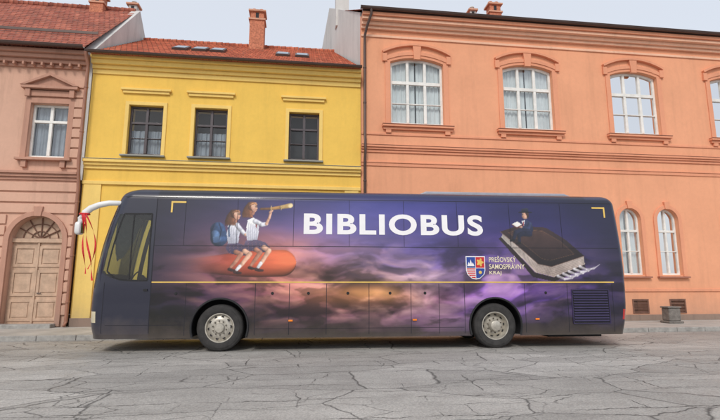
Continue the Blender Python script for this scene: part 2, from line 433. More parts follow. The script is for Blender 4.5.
b.tube([(px+.2,FY-.56,11.8),(px+.2,FY-.54,11.62),(px+.06,FY-.3,11.2),(px,FY-.16,10.9),(px,FY-.12,10.5),(px,FY-.12,7.0),(px,FY-.24,6.75),(px,FY-.24,6.3),(px,FY-.12,6.0),(px,FY-.12,.3),(px,FY-.24,.16)],.05,12)
for z in (9.6,8.2,5.2,3.6,2.0): b.tube([(px,FY-.12,z),(px,FY-.12,z+.05)],.065,12)
b.build('drainpipe',[M['gutter']],Pk,smooth=True)

# ================================================================== OLD PINK HOUSE
O=thing('old_pink_house',(-11,FY,.12),'dusty pink old townhouse with arched wooden gate','house')
A0,A1=-16.0,-7.56
ops=[(-9.3,-8.08,5.76,7.66,0),(-12.6,-11.38,5.76,7.66,0)]
gate=(-9.5,-7.86,.14,2.92,.82); lw=(-12.5,-11.4,1.6,3.3,.3)
b=Bd(); wall(b,A0,A1,0,9.55,FY,ops+[gate,lw]); b.poly([(A0,FY,0),(A0,25,0),(A0,25,9.55),(A0,FY,9.55)]); b.poly([(A0,25,0),(A1,25,0),(A1,25,9.55),(A0,25,9.55)])
b.build('wall',[M['old'],M['interior']],O)
b=Bd()
vs=[(FY+.02,5),(25,5),(25,9.5),(20.5,13.75),(FY+.02,9.75)]
b.add([(A1-.25,y,z) for y,z in vs]+[(A1+.1,y,z) for y,z in vs],[(0,1,2,3,4),(9,8,7,6,5)]+[(i,(i+1)%5,5+(i+1)%5,5+i) for i in range(5)])
b.build('gable_wall',[M['firewall']],O)
b=Bd()
for z0,z1,d in ((8.95,9.08,.08),(9.083,9.22,.18),(9.223,9.36,.3),(9.363,9.5,.42)): b.box(A0,A1,FY-d,FY-.001,z0,z1)
for k in range(28):
    x=A1-.2-k*.3; b.box(x-.07,x,FY-.26,FY-.081,8.96,9.08)
b.build('eaves_cornice',[M['old_trim']],O,bevel=.01)
b=Bd()
for z0,z1,d in ((4.95,5.05,.06),(5.053,5.15,.13),(5.153,5.24,.2)): b.box(A0,A1,FY-d,FY-.001,z0,z1)
b.build('string_course',[M['old_trim']],O,bevel=.01)
b=Bd()
def course(zr,ex):
    segs=[(A0,A1)]
    for (a,c) in ex:
        ns=[]
        for s0,s1 in segs:
            if a<s1 and c>s0:
                if a>s0: ns.append((s0,a))
                if c<s1: ns.append((c,s1))
            else: ns.append((s0,s1))
        segs=ns
    for s0,s1 in segs:
        if s1-s0>.04: b.box(s0,s1,FY-.06,FY-.001,zr,zr+.31)
z=.5
while z<4.6:
    ex=[]
    if z<3.74:
        ex.append((gate[0]-.16,gate[1]+.16))
    if 1.2<z<3.7: ex.append((lw[0]-.16,lw[1]+.16))
    course(z,ex); z+=.37
z=5.4
while z<8.6:
    b.box(A1-.42,A1-.01,FY-.055,FY-.001,z,z+.3); z+=.36
b.build('rustication',[M['old']],O,bevel=.018)
for o in ops:
    w=window(o,FY,O,M['white_frame'],[(.5,.05)],[(7.05,.045)],M['curtain_grey'],fw=.075)
    s=Bd(); s.ring(outline(o[0]-.18,o[1]+.18,5.7,7.84,0),outline(o[0],o[1],5.701,7.66,0),FY-.06,FY-.001,closed=False)
    s.box(o[0]-.2,o[1]+.2,FY-.09,FY-.001,7.9,8.1)
    for x in (o[0]-.1,o[1]+.1): s.box(x-.08,x+.08,FY-.17,FY-.091,7.86,8.14)
    s.box(o[0]-.3,o[1]+.3,FY-.22,FY-.001,8.143,8.24)
    cx=(o[0]+o[1])/2
    s.prism([(o[0]-.28,8.243),(o[1]+.28,8.243),(cx,8.62)],FY-.12,FY-.002)
    s.ring([(o[0]-.34,8.25),(cx,8.72),(o[1]+.34,8.25)],[(o[0]-.16,8.25),(cx,8.6),(o[1]+.16,8.25)],FY-.24,FY-.121,closed=False)
    s.build('surround',[M['old_trim']],w,bevel=.01)
    s=Bd(); s.box(o[0]-.26,o[1]+.26,FY-.2,FY+.12,5.62,5.7)
    for x in (o[0],o[1]): s.box(x-.08,x+.08,FY-.13,FY-.001,5.38,5.617)
    s.build('sill',[M['old_trim']],w,bevel=.008)
window(lw,FY,O,M['white_frame'],[(.5,.05)],[(2.9,.04)],M['curtain_grey'])
b=Bd(); b.ring(outline(gate[0]-.16,gate[1]+.16,.14,2.92,.98),outline(gate[0],gate[1],.141,2.92,.82),FY-.08,FY-.001,closed=False)
b.prism([((gate[0]+gate[1])/2-.1,3.72),((gate[0]+gate[1])/2+.1,3.72),((gate[0]+gate[1])/2+.15,4.05),((gate[0]+gate[1])/2-.15,4.05)],FY-.12,FY-.002)
b.build('gate_surround',[M['old_trim']],O,bevel=.01)
b=Bd(); gx0,gx1=gate[0],gate[1]; gc=(gx0+gx1)/2
b.box(gx0,gx1,FY+.22,FY+.3,.14,2.86); b.box(gx0,gx1,FY+.14,FY+.3,2.863,3.0)
for sg in (0,1):
    xa=gx0+.06 if sg==0 else gc+.03; xb=gc-.03 if sg==0 else gx1-.06
    for z0,z1 in ((.3,1.0),(1.1,1.95),(2.05,2.75)):
        b.ring(outline(xa,xb,z0,z1,0),outline(xa+.09,xb-.09,z0+.09,z1-.09,0),FY+.19,FY+.219)
        b.box(xa+.13,xb-.13,FY+.2,FY+.219,z0+.13,z1-.13)
b.box(gc-.03,gc+.03,FY+.17,FY+.22,.14,2.86)
b.prism(outline(gx0,gx1,3.003,3.01,.73),FY+.27,FY+.3)
d=b.build('door',[M['gatewood']],O,bevel=.01)
b=Bd()
for k in range(7):
    a=math.pi*k/6; b.tube([(gc,FY+.24,3.0),(gc+.78*math.cos(a),FY+.24,3.0+.7*math.sin(a)+.001)],.02,6)
for r in (.28,.55): b.tube([(gc+r*math.cos(math.pi*k/16),FY+.24,3.0+r*.9*math.sin(math.pi*k/16)) for k in range(17)],.016,6)
b.build('fanlight',[M['wood']],d)
b=Bd(); b.tube([(gc+.1,FY+.15,1.2),(gc+.22,FY+.15,1.2)],.015,8); b.tube([(gc+.1,FY+.15,1.2),(gc+.1,FY+.22,1.2)],.015,8); b.build('handle',[M['dark_frame']],d)
b=Bd(); b.box(gx0-.15,gx1+.05,FY-.4,FY-.002,.1,.24); b.build('doorstep',[M['stone']],O,bevel=.02)
b=Bd(); roof_slope(b,A0,A1-.02,FY-.55,9.5,20.5,13.7,.22); roof_slope(b,A0,A1-.02,25.4,9.5,20.5,13.7,.3)
rf=b.build('roof',[M['tile_old']],O,recalc=False)
r=Bd()
for i in range(28): r.tube([(A1-.1-i*.3,20.5,13.72),(A1-.39-i*.3,20.5,13.73)],[.12,.135],10)
r.build('ridge_tile',[M['tile_old']],rf)
r=Bd(); r.box(A0,A1-.05,FY+.5,FY+.53,10.62,10.72)
r.build('snow_guard',[M['gutter']],rf)
chimney(rf,-9.15,20.3,13.2,14.35,.55,.5,M['chimbrick'],M['mortar'],1)
chimney(rf,-7.85,20.8,13.2,14.3,.42,.42,M['firewall'],M['mortar'],1)
b=Bd(); prof=[(FY-.63+.08*math.cos(math.pi+math.pi*i/8),9.56+.08*math.sin(math.pi+math.pi*i/8)) for i in range(9)]
gut(b,A0,A1+.04,prof); b.build('gutter',[M['gutter']],O,recalc=False)

# ================================================================== GROUND
def struct(o): o['kind']='structure'; return o
def roadmat():
    m,nt,p=nodes_of('worn_asphalt')
    v=mapped(nt,(1,1,1))
    wn=nt.nodes.new('ShaderNodeTexNoise'); wn.inputs['Scale'].default_value=1.1; wn.inputs['Detail'].default_value=5; nt.links.new(v,wn.inputs['Vector'])
    wn2=nt.nodes.new('ShaderNodeTexNoise'); wn2.inputs['Scale'].default_value=6; wn2.inputs['Detail'].default_value=4; wn2.inputs['Roughness'].default_value=.7; nt.links.new(v,wn2.inputs['Vector'])
    off=mixc(nt,'LINEAR_LIGHT',.20,v,wn.outputs[1]); off=mixc(nt,'LINEAR_LIGHT',.05,off,wn2.outputs[1])
    def sc(vec,s):
        mp=nt.nodes.new('ShaderNodeMapping'); mp.inputs['Scale'].default_value=s; nt.links.new(vec,mp.inputs[0]); return mp.outputs[0]
    def brick(w,h,offs,mortar):
        br=nt.nodes.new('ShaderNodeTexBrick'); nt.links.new(off,br.inputs['Vector'])
        br.inputs['Color1'].default_value=(0,0,0,1); br.inputs['Color2'].default_value=(1,1,1,1); br.inputs['Mortar'].default_value=(.5,.5,.5,1)
        br.inputs['Scale'].default_value=1; br.inputs['Brick Width'].default_value=w; br.inputs['Row Height'].default_value=h
        br.inputs['Mortar Size'].default_value=mortar; br.inputs['Mortar Smooth'].default_value=.6; br.offset=offs; return br
    b1=brick(2.7,.93,.37,.014); b2=brick(1.55,.47,.61,.009)
    def vedge(s,w):
        vo=nt.nodes.new('ShaderNodeTexVoronoi'); vo.feature='DISTANCE_TO_EDGE'; vo.inputs['Scale'].default_value=1; nt.links.new(sc(off,s),vo.inputs['Vector'])
        return mrange(nt,vo.outputs[0],0,w,1,0)
    c3=vedge((.95,1.7,0),.016); c4=vedge((.42,.95,0),.010)
    m1=mrange(nt,noise(nt,v,1.0,4),.46,.56,.04,.95); m2=mrange(nt,noise(nt,v,.6,3),.52,.58,0,.7); m3=mrange(nt,noise(nt,sc(v,(1,1,1)),.48,4),.50,.56,0,.8)
    ck=mathn(nt,'MAXIMUM',mathn(nt,'MULTIPLY',b1.outputs['Fac'],m1),mathn(nt,'MULTIPLY',b2.outputs['Fac'],m2))
    ck=mathn(nt,'MAXIMUM',ck,mathn(nt,'MULTIPLY',c3,m3)); ck=mathn(nt,'MAXIMUM',ck,mathn(nt,'MULTIPLY',c4,.85))
    sepc=nt.nodes.new('ShaderNodeSeparateColor'); nt.links.new(b1.outputs['Color'],sepc.inputs[0])
    vp=nt.nodes.new('ShaderNodeTexVoronoi'); vp.inputs['Scale'].default_value=1; nt.links.new(sc(off,(.42,.95,0)),vp.inputs['Vector'])
    sp2=nt.nodes.new('ShaderNodeSeparateColor'); nt.links.new(vp.outputs['Color'],sp2.inputs[0])
    pt=mrange(nt,sepc.outputs[0],0,1,.95,1.04); pt2=mrange(nt,sp2.outputs[0],0,1,.84,1.12)
    big=mrange(nt,noise(nt,v,.5,5,.65),.3,.7,.84,1.16); fine=mrange(nt,noise(nt,v,38,4,.8),.3,.7,.78,1.2)
    strk=mrange(nt,noise(nt,mapped(nt,(.12,1.6,1)),1.0,5,.7),.3,.7,.84,1.14)
    ag=nt.nodes.new('ShaderNodeTexVoronoi'); ag.inputs['Scale'].default_value=55; nt.links.new(v,ag.inputs['Vector'])
    s2_=nt.nodes.new('ShaderNodeSeparateColor'); nt.links.new(ag.outputs['Color'],s2_.inputs[0]); agg=mrange(nt,s2_.outputs[0],0,1,.82,1.18)
    stain=mrange(nt,noise(nt,v,1.3,5,.75),.62,.74,1,.72)
    c=mixc(nt,'MULTIPLY',1,S(172,168,162,.92),pt)
    for k in (pt2,big,fine,agg,strk,stain): c=mixc(nt,'MULTIPLY',1,c,k)
    c=mixc(nt,'MIX',ck,c,(.045,.042,.038,1))
    nt.links.new(c,p.inputs['Base Color']); 
    r=mrange(nt,noise(nt,v,2,3),.3,.7,.6,.9); nt.links.new(r,p.inputs['Roughness'])
    h=mathn(nt,'ADD',mathn(nt,'MULTIPLY',ck,-1.2),mathn(nt,'MULTIPLY',noise(nt,v,60,4,.8),.5))
    h=mathn(nt,'ADD',h,mathn(nt,'MULTIPLY',noise(nt,v,1.5,3),1.0))
    bump(nt,p,h,.6,.02)
    return m
M['road']=roadmat()
KY=13.78
b=Bd(); b.poly([(-300,-300,-.02),(300,-300,-.02),(300,300,-.02),(-300,300,-.02)]); struct(b.build('ground',[simple('packed_earth',S(120,112,100,.8),.95,var=.2,scale=.5)]))
b=Bd(); b.poly([(-80,-12,0),(80,-12,0),(80,KY,0),(-80,KY,0)]); struct(b.build('road',[M['road']]))
pv=simple('pavement_asphalt',S(182,178,171,.88),.9,var=.18,scale=1.4,bmp=.5,bscale=70)
b=Bd(); b.box(-80,80,KY+.14,FY+.5,-.01,.12); struct(b.build('pavement',[pv]))
b=Bd(); x=-30
while x<40:
    b.box(x+.006,x+.994,KY,KY+.136,-.01,.13+random.uniform(-.006,.006)); x+=1
struct(b.build('kerb',[M['stone']],bevel=.015))
e=thing('stone_block',(13.2,15.4,.12),'small grey stone block standing on the pavement by the wall','stone block')
b=Bd(); b.box(12.92,13.5,15.15,15.6,.12,.2); b.box(12.98,13.44,15.2,15.55,.203,.64); b.box(12.94,13.48,15.17,15.58,.643,.7)
b.build('block',[M['stone_dark']],e,bevel=.03)

# ================================================================== BUS
ang=math.radians(-2.36)
BUS=thing('coach_bus',(-1.80,11.09,0),'dark blue coach wrapped with cloud and children artwork','bus'); BUS.rotation_euler=(0,0,ang); BUS['_w']=0
W=2.42
zc=[.30,.6,.95,1.4,1.9,2.4,2.9,3.3,3.55]
XFc=[-2.85,-2.92,-2.94,-2.93,-2.88,-2.80,-2.69,-2.57,-2.48]
XRc=[9.76,9.83,9.88,9.90,9.90,9.88,9.85,9.82,9.80]
VIc=[.035,.005,0,0,0,.005,.025,.045,.06]
ZT=3.48; HT=3.77
def sm(zs,c):
    k=np.linspace(-.1,.1,9); return np.mean([np.interp(np.clip(zs+d,.3,3.55),zc,c) for d in k],axis=0)
zlow=np.arange(.30,ZT,.0155)
aa=np.linspace(0,math.pi/2,16)
zup=ZT+(HT-ZT)*np.sin(aa)
Z=np.concatenate([zlow,zup]); ins=np.concatenate([np.zeros(len(zlow)),1-np.cos(aa)])
XF=sm(np.minimum(Z,3.55),XFc)+ins*.34; XRr=sm(np.minimum(Z,3.55),XRc)-ins*.2; VI=sm(np.minimum(Z,3.55),VIc)+ins*.34
def side_v(z): return float(np.interp(z,Z,VI))
NN=860; NC=14; NB=10; NFAR=90; NFR=26
rxF,ryF,rxR,ryR=.34,.34,.18,.24
rows=[]
for i,z in enumerate(Z):
    xf,xr,v0=XF[i],XRr[i],VI[i]; v1=W-v0
    u=np.linspace(xf+rxF,xr-rxR,NN); A=np.stack([u,np.full(NN,v0)],1)
    q=np.linspace(0,math.pi/2,NC+2)[1:-1]
    Bc=np.stack([xr-rxR+rxR*np.sin(q),v0+ryR-ryR*np.cos(q)],1)
    t=np.linspace(0,1,NB); Rr=np.stack([np.full(NB,xr),v0+ryR+(v1-v0-2*ryR)*t],1)
    Bd2=np.stack([xr-rxR+rxR*np.cos(q),v1-ryR+ryR*np.sin(q)],1)
    Fr=np.stack([np.linspace(xr-rxR,xf+rxF,NFAR),np.full(NFAR,v1)],1)
    Cf=np.stack([xf+rxF-rxF*np.sin(q),v1-ryF+ryF*np.cos(q)],1)
    t=np.linspace(0,1,NFR); Ff=np.stack([xf-.1*(1-(2*t-1)**2),v1-ryF-(v1-v0-2*ryF)*t],1)
    Cn=np.stack([xf+rxF-rxF*np.cos(q),v0+ryF-ryF*np.sin(q)],1)
    row=np.concatenate([A,Bc,Rr,Bd2,Fr,Cf,Ff,Cn]); rows.append(np.concatenate([row,np.full((len(row),1),z)],1))
V=np.array(rows); nz,N,_=V.shape
idx=np.arange(nz*N).reshape(nz,N); nxt=np.roll(idx,-1,axis=1)
Q=np.stack([idx[:-1],nxt[:-1],nxt[1:],idx[1:]],-1)
C=(V[:-1]+np.roll(V,-1,axis=1)[:-1]+np.roll(V,-1,axis=1)[1:]+V[1:])/4
cu,cv,cz=C[...,0],C[...,1],C[...,2]; XFm=np.interp(cz,Z,XF); XRm=np.interp(cz,Z,XRr)
WC=[0.0,6.47]; WZ=.545
arch=np.zeros_like(cu,bool)
for w in WC: arch|=(((cu-w)**2+(cz-WZ)**2)<.635**2)&((cv<.1)|(cv>W-.1))
near=cv<.2; far=cv>W-.2
WE=-1.66
def swin(nf):
    lowedge=1.60+.16*np.clip((-cu-2.15)/.5,0,1)**2
    return nf&(cu>XFm+.25)&(cu<WE)&(cz>lowedge)&(cz<3.12)
wn_=swin(near); wf_=swin(far)
ws=(cu<XFm+.15)&(cz>1.42)&(cz<3.26)
hl=(cu<XFm+.2)&(cz>.66)&(cz<.90)&((cv<.62)|(cv>W-.62))
tl=(cu>XRm-.17)&(cz>.66)&(cz<.90)&((cv<.35)|(cv>W-.35))
VF=V.reshape(-1,3)
def submesh(name,mask,mats,smooth=True,label=None,extra=None,colors=None,parent=BUS):
    q=Q[mask]; faces=[tuple(x) for x in q.tolist()]
    if extra: faces+=extra
    used=np.unique(np.concatenate([q.ravel()]+[np.array(f) for f in (extra or [])])); remap=-np.ones(len(VF),int); remap[used]=np.arange(len(used))
    me=bpy.data.meshes.new(name); me.from_pydata(VF[used].tolist(),[],[tuple(int(remap[i]) for i in f) for f in faces])
    for mm in mats: me.materials.append(mm)
    if smooth: me.polygons.foreach_set('use_smooth',[True]*len(me.polygons))
    if colors is not None:
        at=me.color_attributes.new('wrap','FLOAT_COLOR','POINT'); at.data.foreach_set('color',colors[used].astype(np.float32).ravel())
    o=bpy.data.objects.new(name,me); COL.objects.link(o); o.parent=parent
    if label: o['label']=label
    return o

# ---- printed artwork (vertex colours computed from noise and shapes)
U=VF[:,0].copy(); ZZ=VF[:,2].copy()
RT={}
def vnoise(x,y,seed):
    if seed not in RT: RT[seed]=np.random.RandomState(seed).rand(256,256)
    r=RT[seed]; xi=np.floor(x).astype(int); yi=np.floor(y).astype(int); fx=x-xi; fy=y-yi
    fx=fx*fx*fx*(fx*(6*fx-15)+10); fy=fy*fy*fy*(fy*(6*fy-15)+10)
    g=lambda a,b:r[a%256,b%256]
    return (g(xi,yi)*(1-fx)+g(xi+1,yi)*fx)*(1-fy)+(g(xi,yi+1)*(1-fx)+g(xi+1,yi+1)*fx)*fy
def fbm(x,y,seed,o=6,gain=.5):
    s=0;a=1;t=0
    for k in range(o): s=s+a*vnoise(x*2**k+13*k,y*2**k+7*k,seed+k); t+=a; a*=gain
    return s/t
def sst(x,a,b): t=np.clip((x-a)/(b-a),0,1); return t*t*(3-2*t)
us=[-1.6,0,1.5,3,4.5,6,7.5,9.7]
tab={3.6:[(32,34,58),(44,46,80),(56,58,104),(62,64,122),(56,58,120),(44,46,98),(38,38,84),(32,32,66)],
2.9:[(46,44,72),(76,64,96),(92,80,124),(98,94,152),(88,82,148),(64,56,116),(50,44,98),(40,38,78)],
2.2:[(58,48,74),(120,88,108),(150,114,138),(134,116,170),(124,106,172),(96,76,146),(74,58,124),(50,44,86)],
1.75:[(56,44,70),(132,84,98),(190,124,128),(168,132,164),(172,140,188),(128,98,172),(98,72,142),(58,48,94)],
1.25:[(42,36,60),(80,52,80),(146,88,106),(214,146,142),(206,148,164),(134,94,168),(104,72,150),(52,46,88)],
.35:[(28,29,46),(34,32,54),(48,40,68),(78,56,88),(86,60,106),(64,48,102),(52,42,90),(34,32,64)]}
zk=sorted(tab); layers=[]
wx=U+.7*(fbm(U*.7,ZZ*1.1,90)-.5); wz=ZZ+.7*(fbm(U*.8+3,ZZ*1.6,95)-.5)
for z in zk: layers.append(np.stack([np.interp(wx,us,[c[k] for c in tab[z]]) for k in range(3)],1))
L=np.array(layers); ti=np.clip(np.interp(wz,zk,range(len(zk))),0,len(zk)-1.001); i0=ti.astype(int); fr=(ti-i0)[:,None]
ar=np.arange(len(U)); base=L[i0,ar]*(1-fr)+L[i0+1,ar]*fr
hi=fbm(U*.35+.6*fbm(U*.5,ZZ,118,3),ZZ*1.5+4,120,5); base*=(.78+.44*hi)[:,None]
# soft cloud wisps: smooth density, gentle light from above
low=np.clip((2.75-ZZ)/1.0,0,1)
w1=fbm(U*.6,ZZ*.9,50,3)-.5; w2=fbm(U*.6+9,ZZ*.9+4,54,3)-.5
for (s,fu,fz,amp,lc) in ((500,.55,1.5,.50,(190,150,186)),(520,.9,2.6,.50,(238,196,204)),(540,1.5,4.2,.34,(246,214,214))):
    f0=fbm(U*fu+1.6*w1,ZZ*fz+1.4*w2,s,6,.46); f1=fbm((U-.06)*fu+1.6*w1,(ZZ+.12)*fz+1.4*w2,s,4,.42)
    br=np.interp(U,[-1.5,-.6,1,2.6,4.8,6.2,8,9.6],[.12,.4,.75,1,1,.75,.55,.25])*np.interp(ZZ,[.3,.7,1.2,2.2],[.25,.55,1,.9])
    warm=np.interp(U,[-1,1,3.4,4.8],[1,1,.6,0])
    a=sst(f0,.46,.68)*low*br*amp
    tgt=np.array(lc)[None]+warm[:,None]*np.array([14,-14,-44])[None]
    sh=np.clip(.72+(f0-f1)*1.6,.45,1.15)
    base=base*(1-a[:,None])+tgt*sh[:,None]*a[:,None]
    dk=sst(.50-f0,0,.16)*low*.42; base*=(1-dk)[:,None]
def glowf(u,z,su,sz,c):
    global base
    g=np.exp(-((U-u+.5*w1)/su)**2-((ZZ-z+.25*w2)/sz)**2)*(.55+.9*fbm(U*.9,ZZ*2.8,640,4)); base=base+g[:,None]*np.array(c)
glowf(1.2,2.25,1.3,.6,(48,22,2)); glowf(3.1,1.32,1.5,.26,(92,62,34)); glowf(3.6,1.36,.7,.14,(80,64,44)); glowf(4.9,1.78,1.2,.22,(66,56,58)); glowf(7.0,1.35,1.5,.22,(38,26,52))
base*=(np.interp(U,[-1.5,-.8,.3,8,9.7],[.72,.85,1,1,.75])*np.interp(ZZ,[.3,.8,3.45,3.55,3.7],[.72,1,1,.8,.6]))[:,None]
gm=base.mean(1,keepdims=True); base=gm+(base-gm)*1.12
colr=np.clip(base,12,250)
nearv=(VF[:,1]<.12)
def cap(u0,z0,u1,z1,r0,r1,col,sh=.35,al=(1,1),tx=.2):
    R=max(r0,r1)+.03
    m=nearv&(U>min(u0,u1)-R)&(U<max(u0,u1)+R)&(ZZ>min(z0,z1)-R)&(ZZ<max(z0,z1)+R); ii=np.where(m)[0]
    dx,dz=u1-u0,z1-z0; l=dx*dx+dz*dz+1e-9; t=np.clip(((U[ii]-u0)*dx+(ZZ[ii]-z0)*dz)/l,0,1)
    px=U[ii]-(u0+t*dx); pz=ZZ[ii]-(z0+t*dz); d=np.hypot(px,pz); r=r0+(r1-r0)*t
    cov=np.clip((r-d)/.014+.5,0,1); k=cov>0; ii=ii[k]
    s=1+sh*((px[k]*.8+pz[k]*.5)/r[k]); s*=1-.22*(d[k]/r[k])**3
    s*=1+tx*(fbm(U[ii]*9+u0*7,ZZ[ii]*9,400,3)-.5)*2
    a=(cov[k]*(al[0]+(al[1]-al[0])*t[k]))[:,None]
    colr[ii]=colr[ii]*(1-a)+np.clip(np.array(col)[None]*s[:,None],5,252)*a
def pol(pts,col,g=None,tx=.3):
    P=np.array(pts,float); m=nearv&(U>P[:,0].min())&(U<P[:,0].max())&(ZZ>P[:,1].min())&(ZZ<P[:,1].max()); ii=np.where(m)[0]
    ins_=np.zeros(len(ii),bool); x=U[ii]; y=ZZ[ii]
    for k in range(len(P)):
        x0,y0=P[k]; x1,y1=P[(k+1)%len(P)]
        c=((y0>y)!=(y1>y))&(x<(x1-x0)*(y-y0)/((y1-y0) if y1!=y0 else 1e-9)+x0); ins_^=c
    ii=ii[ins_]; n=fbm(U[ii]*6,ZZ[ii]*6,200,4)
    c=np.array(col)[None]*(1+tx*(n-.5))[:,None]
    if g is not None:
        t=(ZZ[ii]-P[:,1].min())/(np.ptp(P[:,1])); c=c*(1-t[:,None])+np.array(g)[None]*t[:,None]*(1+tx*(n-.5))[:,None]
    colr[ii]=np.clip(c,5,252)
def spl(pts,r,col,**kw):
    for k in range(len(pts)-1):
        ra=r if not isinstance(r,(list,tuple)) else r[k]; rb=r if not isinstance(r,(list,tuple)) else r[k+1]
        cap(pts[k][0],pts[k][1],pts[k+1][0],pts[k+1][1],ra,rb,col,**kw)
skin=(224,174,148); skd=(186,130,108)
def head(x,z,s,hair,hl_,long=True):
    if long:
        for k in range(7):
            o=(k-3)*.018*s
            spl([(x-.05*s+o,z+.10*s),(x-.13*s+o,z-.02*s),(x-.15*s+o*1.6,z-.15*s),(x-.13*s+o*2.2,z-.25*s)],[.042*s,.045*s,.036*s,.012*s],tuple(c*(.75+.09*k) for c in hair),sh=.25)
    cap(x-.03*s,z+.035*s,x-.02*s,z+.03*s,.112*s,.112*s,hair,sh=.35)
    cap(x+.02*s,z-.09*s,x-.01*s,z-.16*s,.036*s,.04*s,skd)
    pol([(x-.05*s,z+.07*s),(x+.05*s,z+.09*s),(x+.088*s,z+.04*s),(x+.092*s,z+.01*s),(x+.114*s,z-.018*s),(x+.092*s,z-.034*s),(x+.094*s,z-.055*s),(x+.08*s,z-.09*s),(x+.045*s,z-.11*s),(x-.02*s,z-.08*s),(x-.06*s,z-.01*s)],skin,(236,192,164),tx=.12)
    cap(x-.01*s,z-.05*s,x+.03*s,z-.09*s,.022*s,.018*s,skd,sh=0,al=(.5,.5))
    cap(x+.04*s,z-.03*s,x+.045*s,z-.03*s,.022*s,.022*s,(230,150,132),sh=0,al=(.5,.5))
    cap(x+.055*s,z+.022*s,x+.078*s,z+.02*s,.009*s,.008*s,(60,40,38),sh=0)
    cap(x+.045*s,z+.044*s,x+.085*s,z+.042*s,.005*s,.005*s,(100,66,52),sh=0)
    cap(x+.066*s,z-.062*s,x+.088*s,z-.060*s,.007*s,.006*s,(170,80,76),sh=0)
    cap(x-.045*s,z-.005*s,x-.04*s,z-.02*s,.02*s,.016*s,skd,sh=.2)
    for k in range(5): spl([(x-.1*s+.02*k*s,z+.06*s+.012*k*s),(x-.03*s+.02*k*s,z+.120*s),(x+.04*s+.01*k*s,z+.10*s-.006*k*s)],.014*s,tuple(c*(.85+.1*k) for c in hl_),sh=.1)
# glowing orange-red rounded form; both ends melt into the clouds
def softroll():
    global colr
    m=nearv&(U>-1.1)&(U<2.2)&(ZZ>1.55)&(ZZ<2.4); ii=np.where(m)[0]
    c=1.96+.04*np.clip(U[ii]/1.5,-1,1); r=.16+.15*sst(U[ii],-.9,.9); 
    endr=np.clip((U[ii]-1.36)/.34,0,1); rr=r*np.sqrt(np.clip(1-endr**2,0,1))+1e-4
    t=(ZZ[ii]-c)/rr; cov=np.clip((rr-np.abs(ZZ[ii]-c))/.02+.5,0,1)*(U[ii]<1.71)*sst(U[ii],-1.0,.7)*.96
    sh=.42+.62*np.sqrt(np.clip(1-t**2,0,1))+.30*t; sh*=1+.25*(fbm(U[ii]*2,ZZ[ii]*9,710,4)-.5)
    warm=sst(U[ii],.2,1.6)[:,None]
    col=np.array([188,78,54])[None]*(1-warm)+np.array([236,118,76])[None]*warm
    colr[ii]=colr[ii]*(1-cov[:,None])+np.clip(col*sh[:,None],5,252)*cov[:,None]
softroll()
# girl with backpack
cap(-.14,2.78,-.1,2.58,.17,.20,(54,78,116),.5,tx=.4); cap(-.2,2.66,-.16,2.56,.10,.11,(76,102,138),.5,tx=.4); spl([(-.24,2.86),(-.29,2.7),(-.25,2.48)],.012,(30,40,66),sh=0); spl([(-.12,2.93),(-.06,2.76),(-.1,2.5)],.010,(32,44,70),sh=0); pol([(-.24,2.6),(-.1,2.62),(-.08,2.48),(-.22,2.46)],(60,84,122),(90,116,150))
pol([(.10,2.94),(.22,2.99),(.35,2.92),(.37,2.72),(.34,2.42),(.12,2.40),(.07,2.66)],(188,190,206),(240,240,246))
for k in range(5): spl([(.13+.05*k,2.86-.02*k),(.12+.05*k,2.66),(.14+.045*k,2.46)],.008,(150,150,172),sh=0,al=(.5,.6))
spl([(.15,2.96),(.11,2.8),(.13,2.62)],.018,(60,84,122),sh=.2)
pol([(.1,2.44),(.35,2.46),(.56,2.38),(.64,2.26),(.58,2.17),(.36,2.17),(.14,2.22),(.06,2.34)],(62,54,80),(100,88,118))
for k in range(5): spl([(.15+.09*k,2.43-.012*k),(.17+.1*k,2.2)],.006,(150,110,126),sh=0,al=(.7,.7))
spl([(.5,2.27),(.62,2.2),(.57,2.12)],[.058,.056,.05],skin); spl([(.59,2.16),(.46,1.98),(.37,1.86)],[.052,.046,.032],skin)
spl([(.4,1.92),(.33,1.83)],[.04,.034],(236,236,240)); spl([(.29,1.79),(.36,1.77),(.43,1.765)],[.036,.034,.024],(70,44,44))
spl([(.3,2.25),(.42,2.2),(.3,2.02),(.2,1.9)],[.054,.052,.044,.032],skd); spl([(.16,1.85),(.22,1.83),(.28,1.825)],[.034,.032,.022],(60,40,42))
spl([(.3,2.88),(.42,2.74),(.5,2.66)],[.056,.05,.04],(216,216,228)); spl([(.5,2.66),(.6,2.64),(.68,2.68)],[.03,.026,.026],skin)
head(.27,3.12,.95,(112,72,52),(156,108,76))
# girl with telescope
pol([(.54,3.01),(.66,3.07),(.79,3.0),(.81,2.8),(.78,2.5),(.56,2.48),(.51,2.72)],(200,200,214),(246,246,250))
for k in range(5): spl([(.57+.05*k,2.94-.02*k),(.56+.05*k,2.72),(.58+.045*k,2.54)],.008,(160,160,182),sh=0,al=(.5,.6))
pol([(.72,3.02),(.77,2.97),(.75,2.80),(.73,2.86)],(150,50,54),tx=.1)
pol([(.52,2.52),(.79,2.54),(.97,2.48),(1.08,2.36),(1.02,2.25),(.78,2.25),(.56,2.3),(.48,2.42)],(68,60,86),(110,96,126))
for k in range(6): spl([(.57+.09*k,2.51-.012*k),(.59+.1*k,2.28)],.006,(160,116,130),sh=0,al=(.7,.7))
spl([(.52,2.4),(.78,2.38),(1.06,2.33)],.006,(160,116,130),sh=0,al=(.6,.6))
spl([(.94,2.36),(1.06,2.28),(1.01,2.2)],[.06,.058,.052],skin); spl([(1.03,2.24),(.92,2.04),(.85,1.92)],[.054,.048,.034],skin)
spl([(.88,1.99),(.82,1.89)],[.042,.036],(240,240,244)); spl([(.78,1.85),(.85,1.83),(.93,1.825)],[.038,.034,.024],(74,46,46))
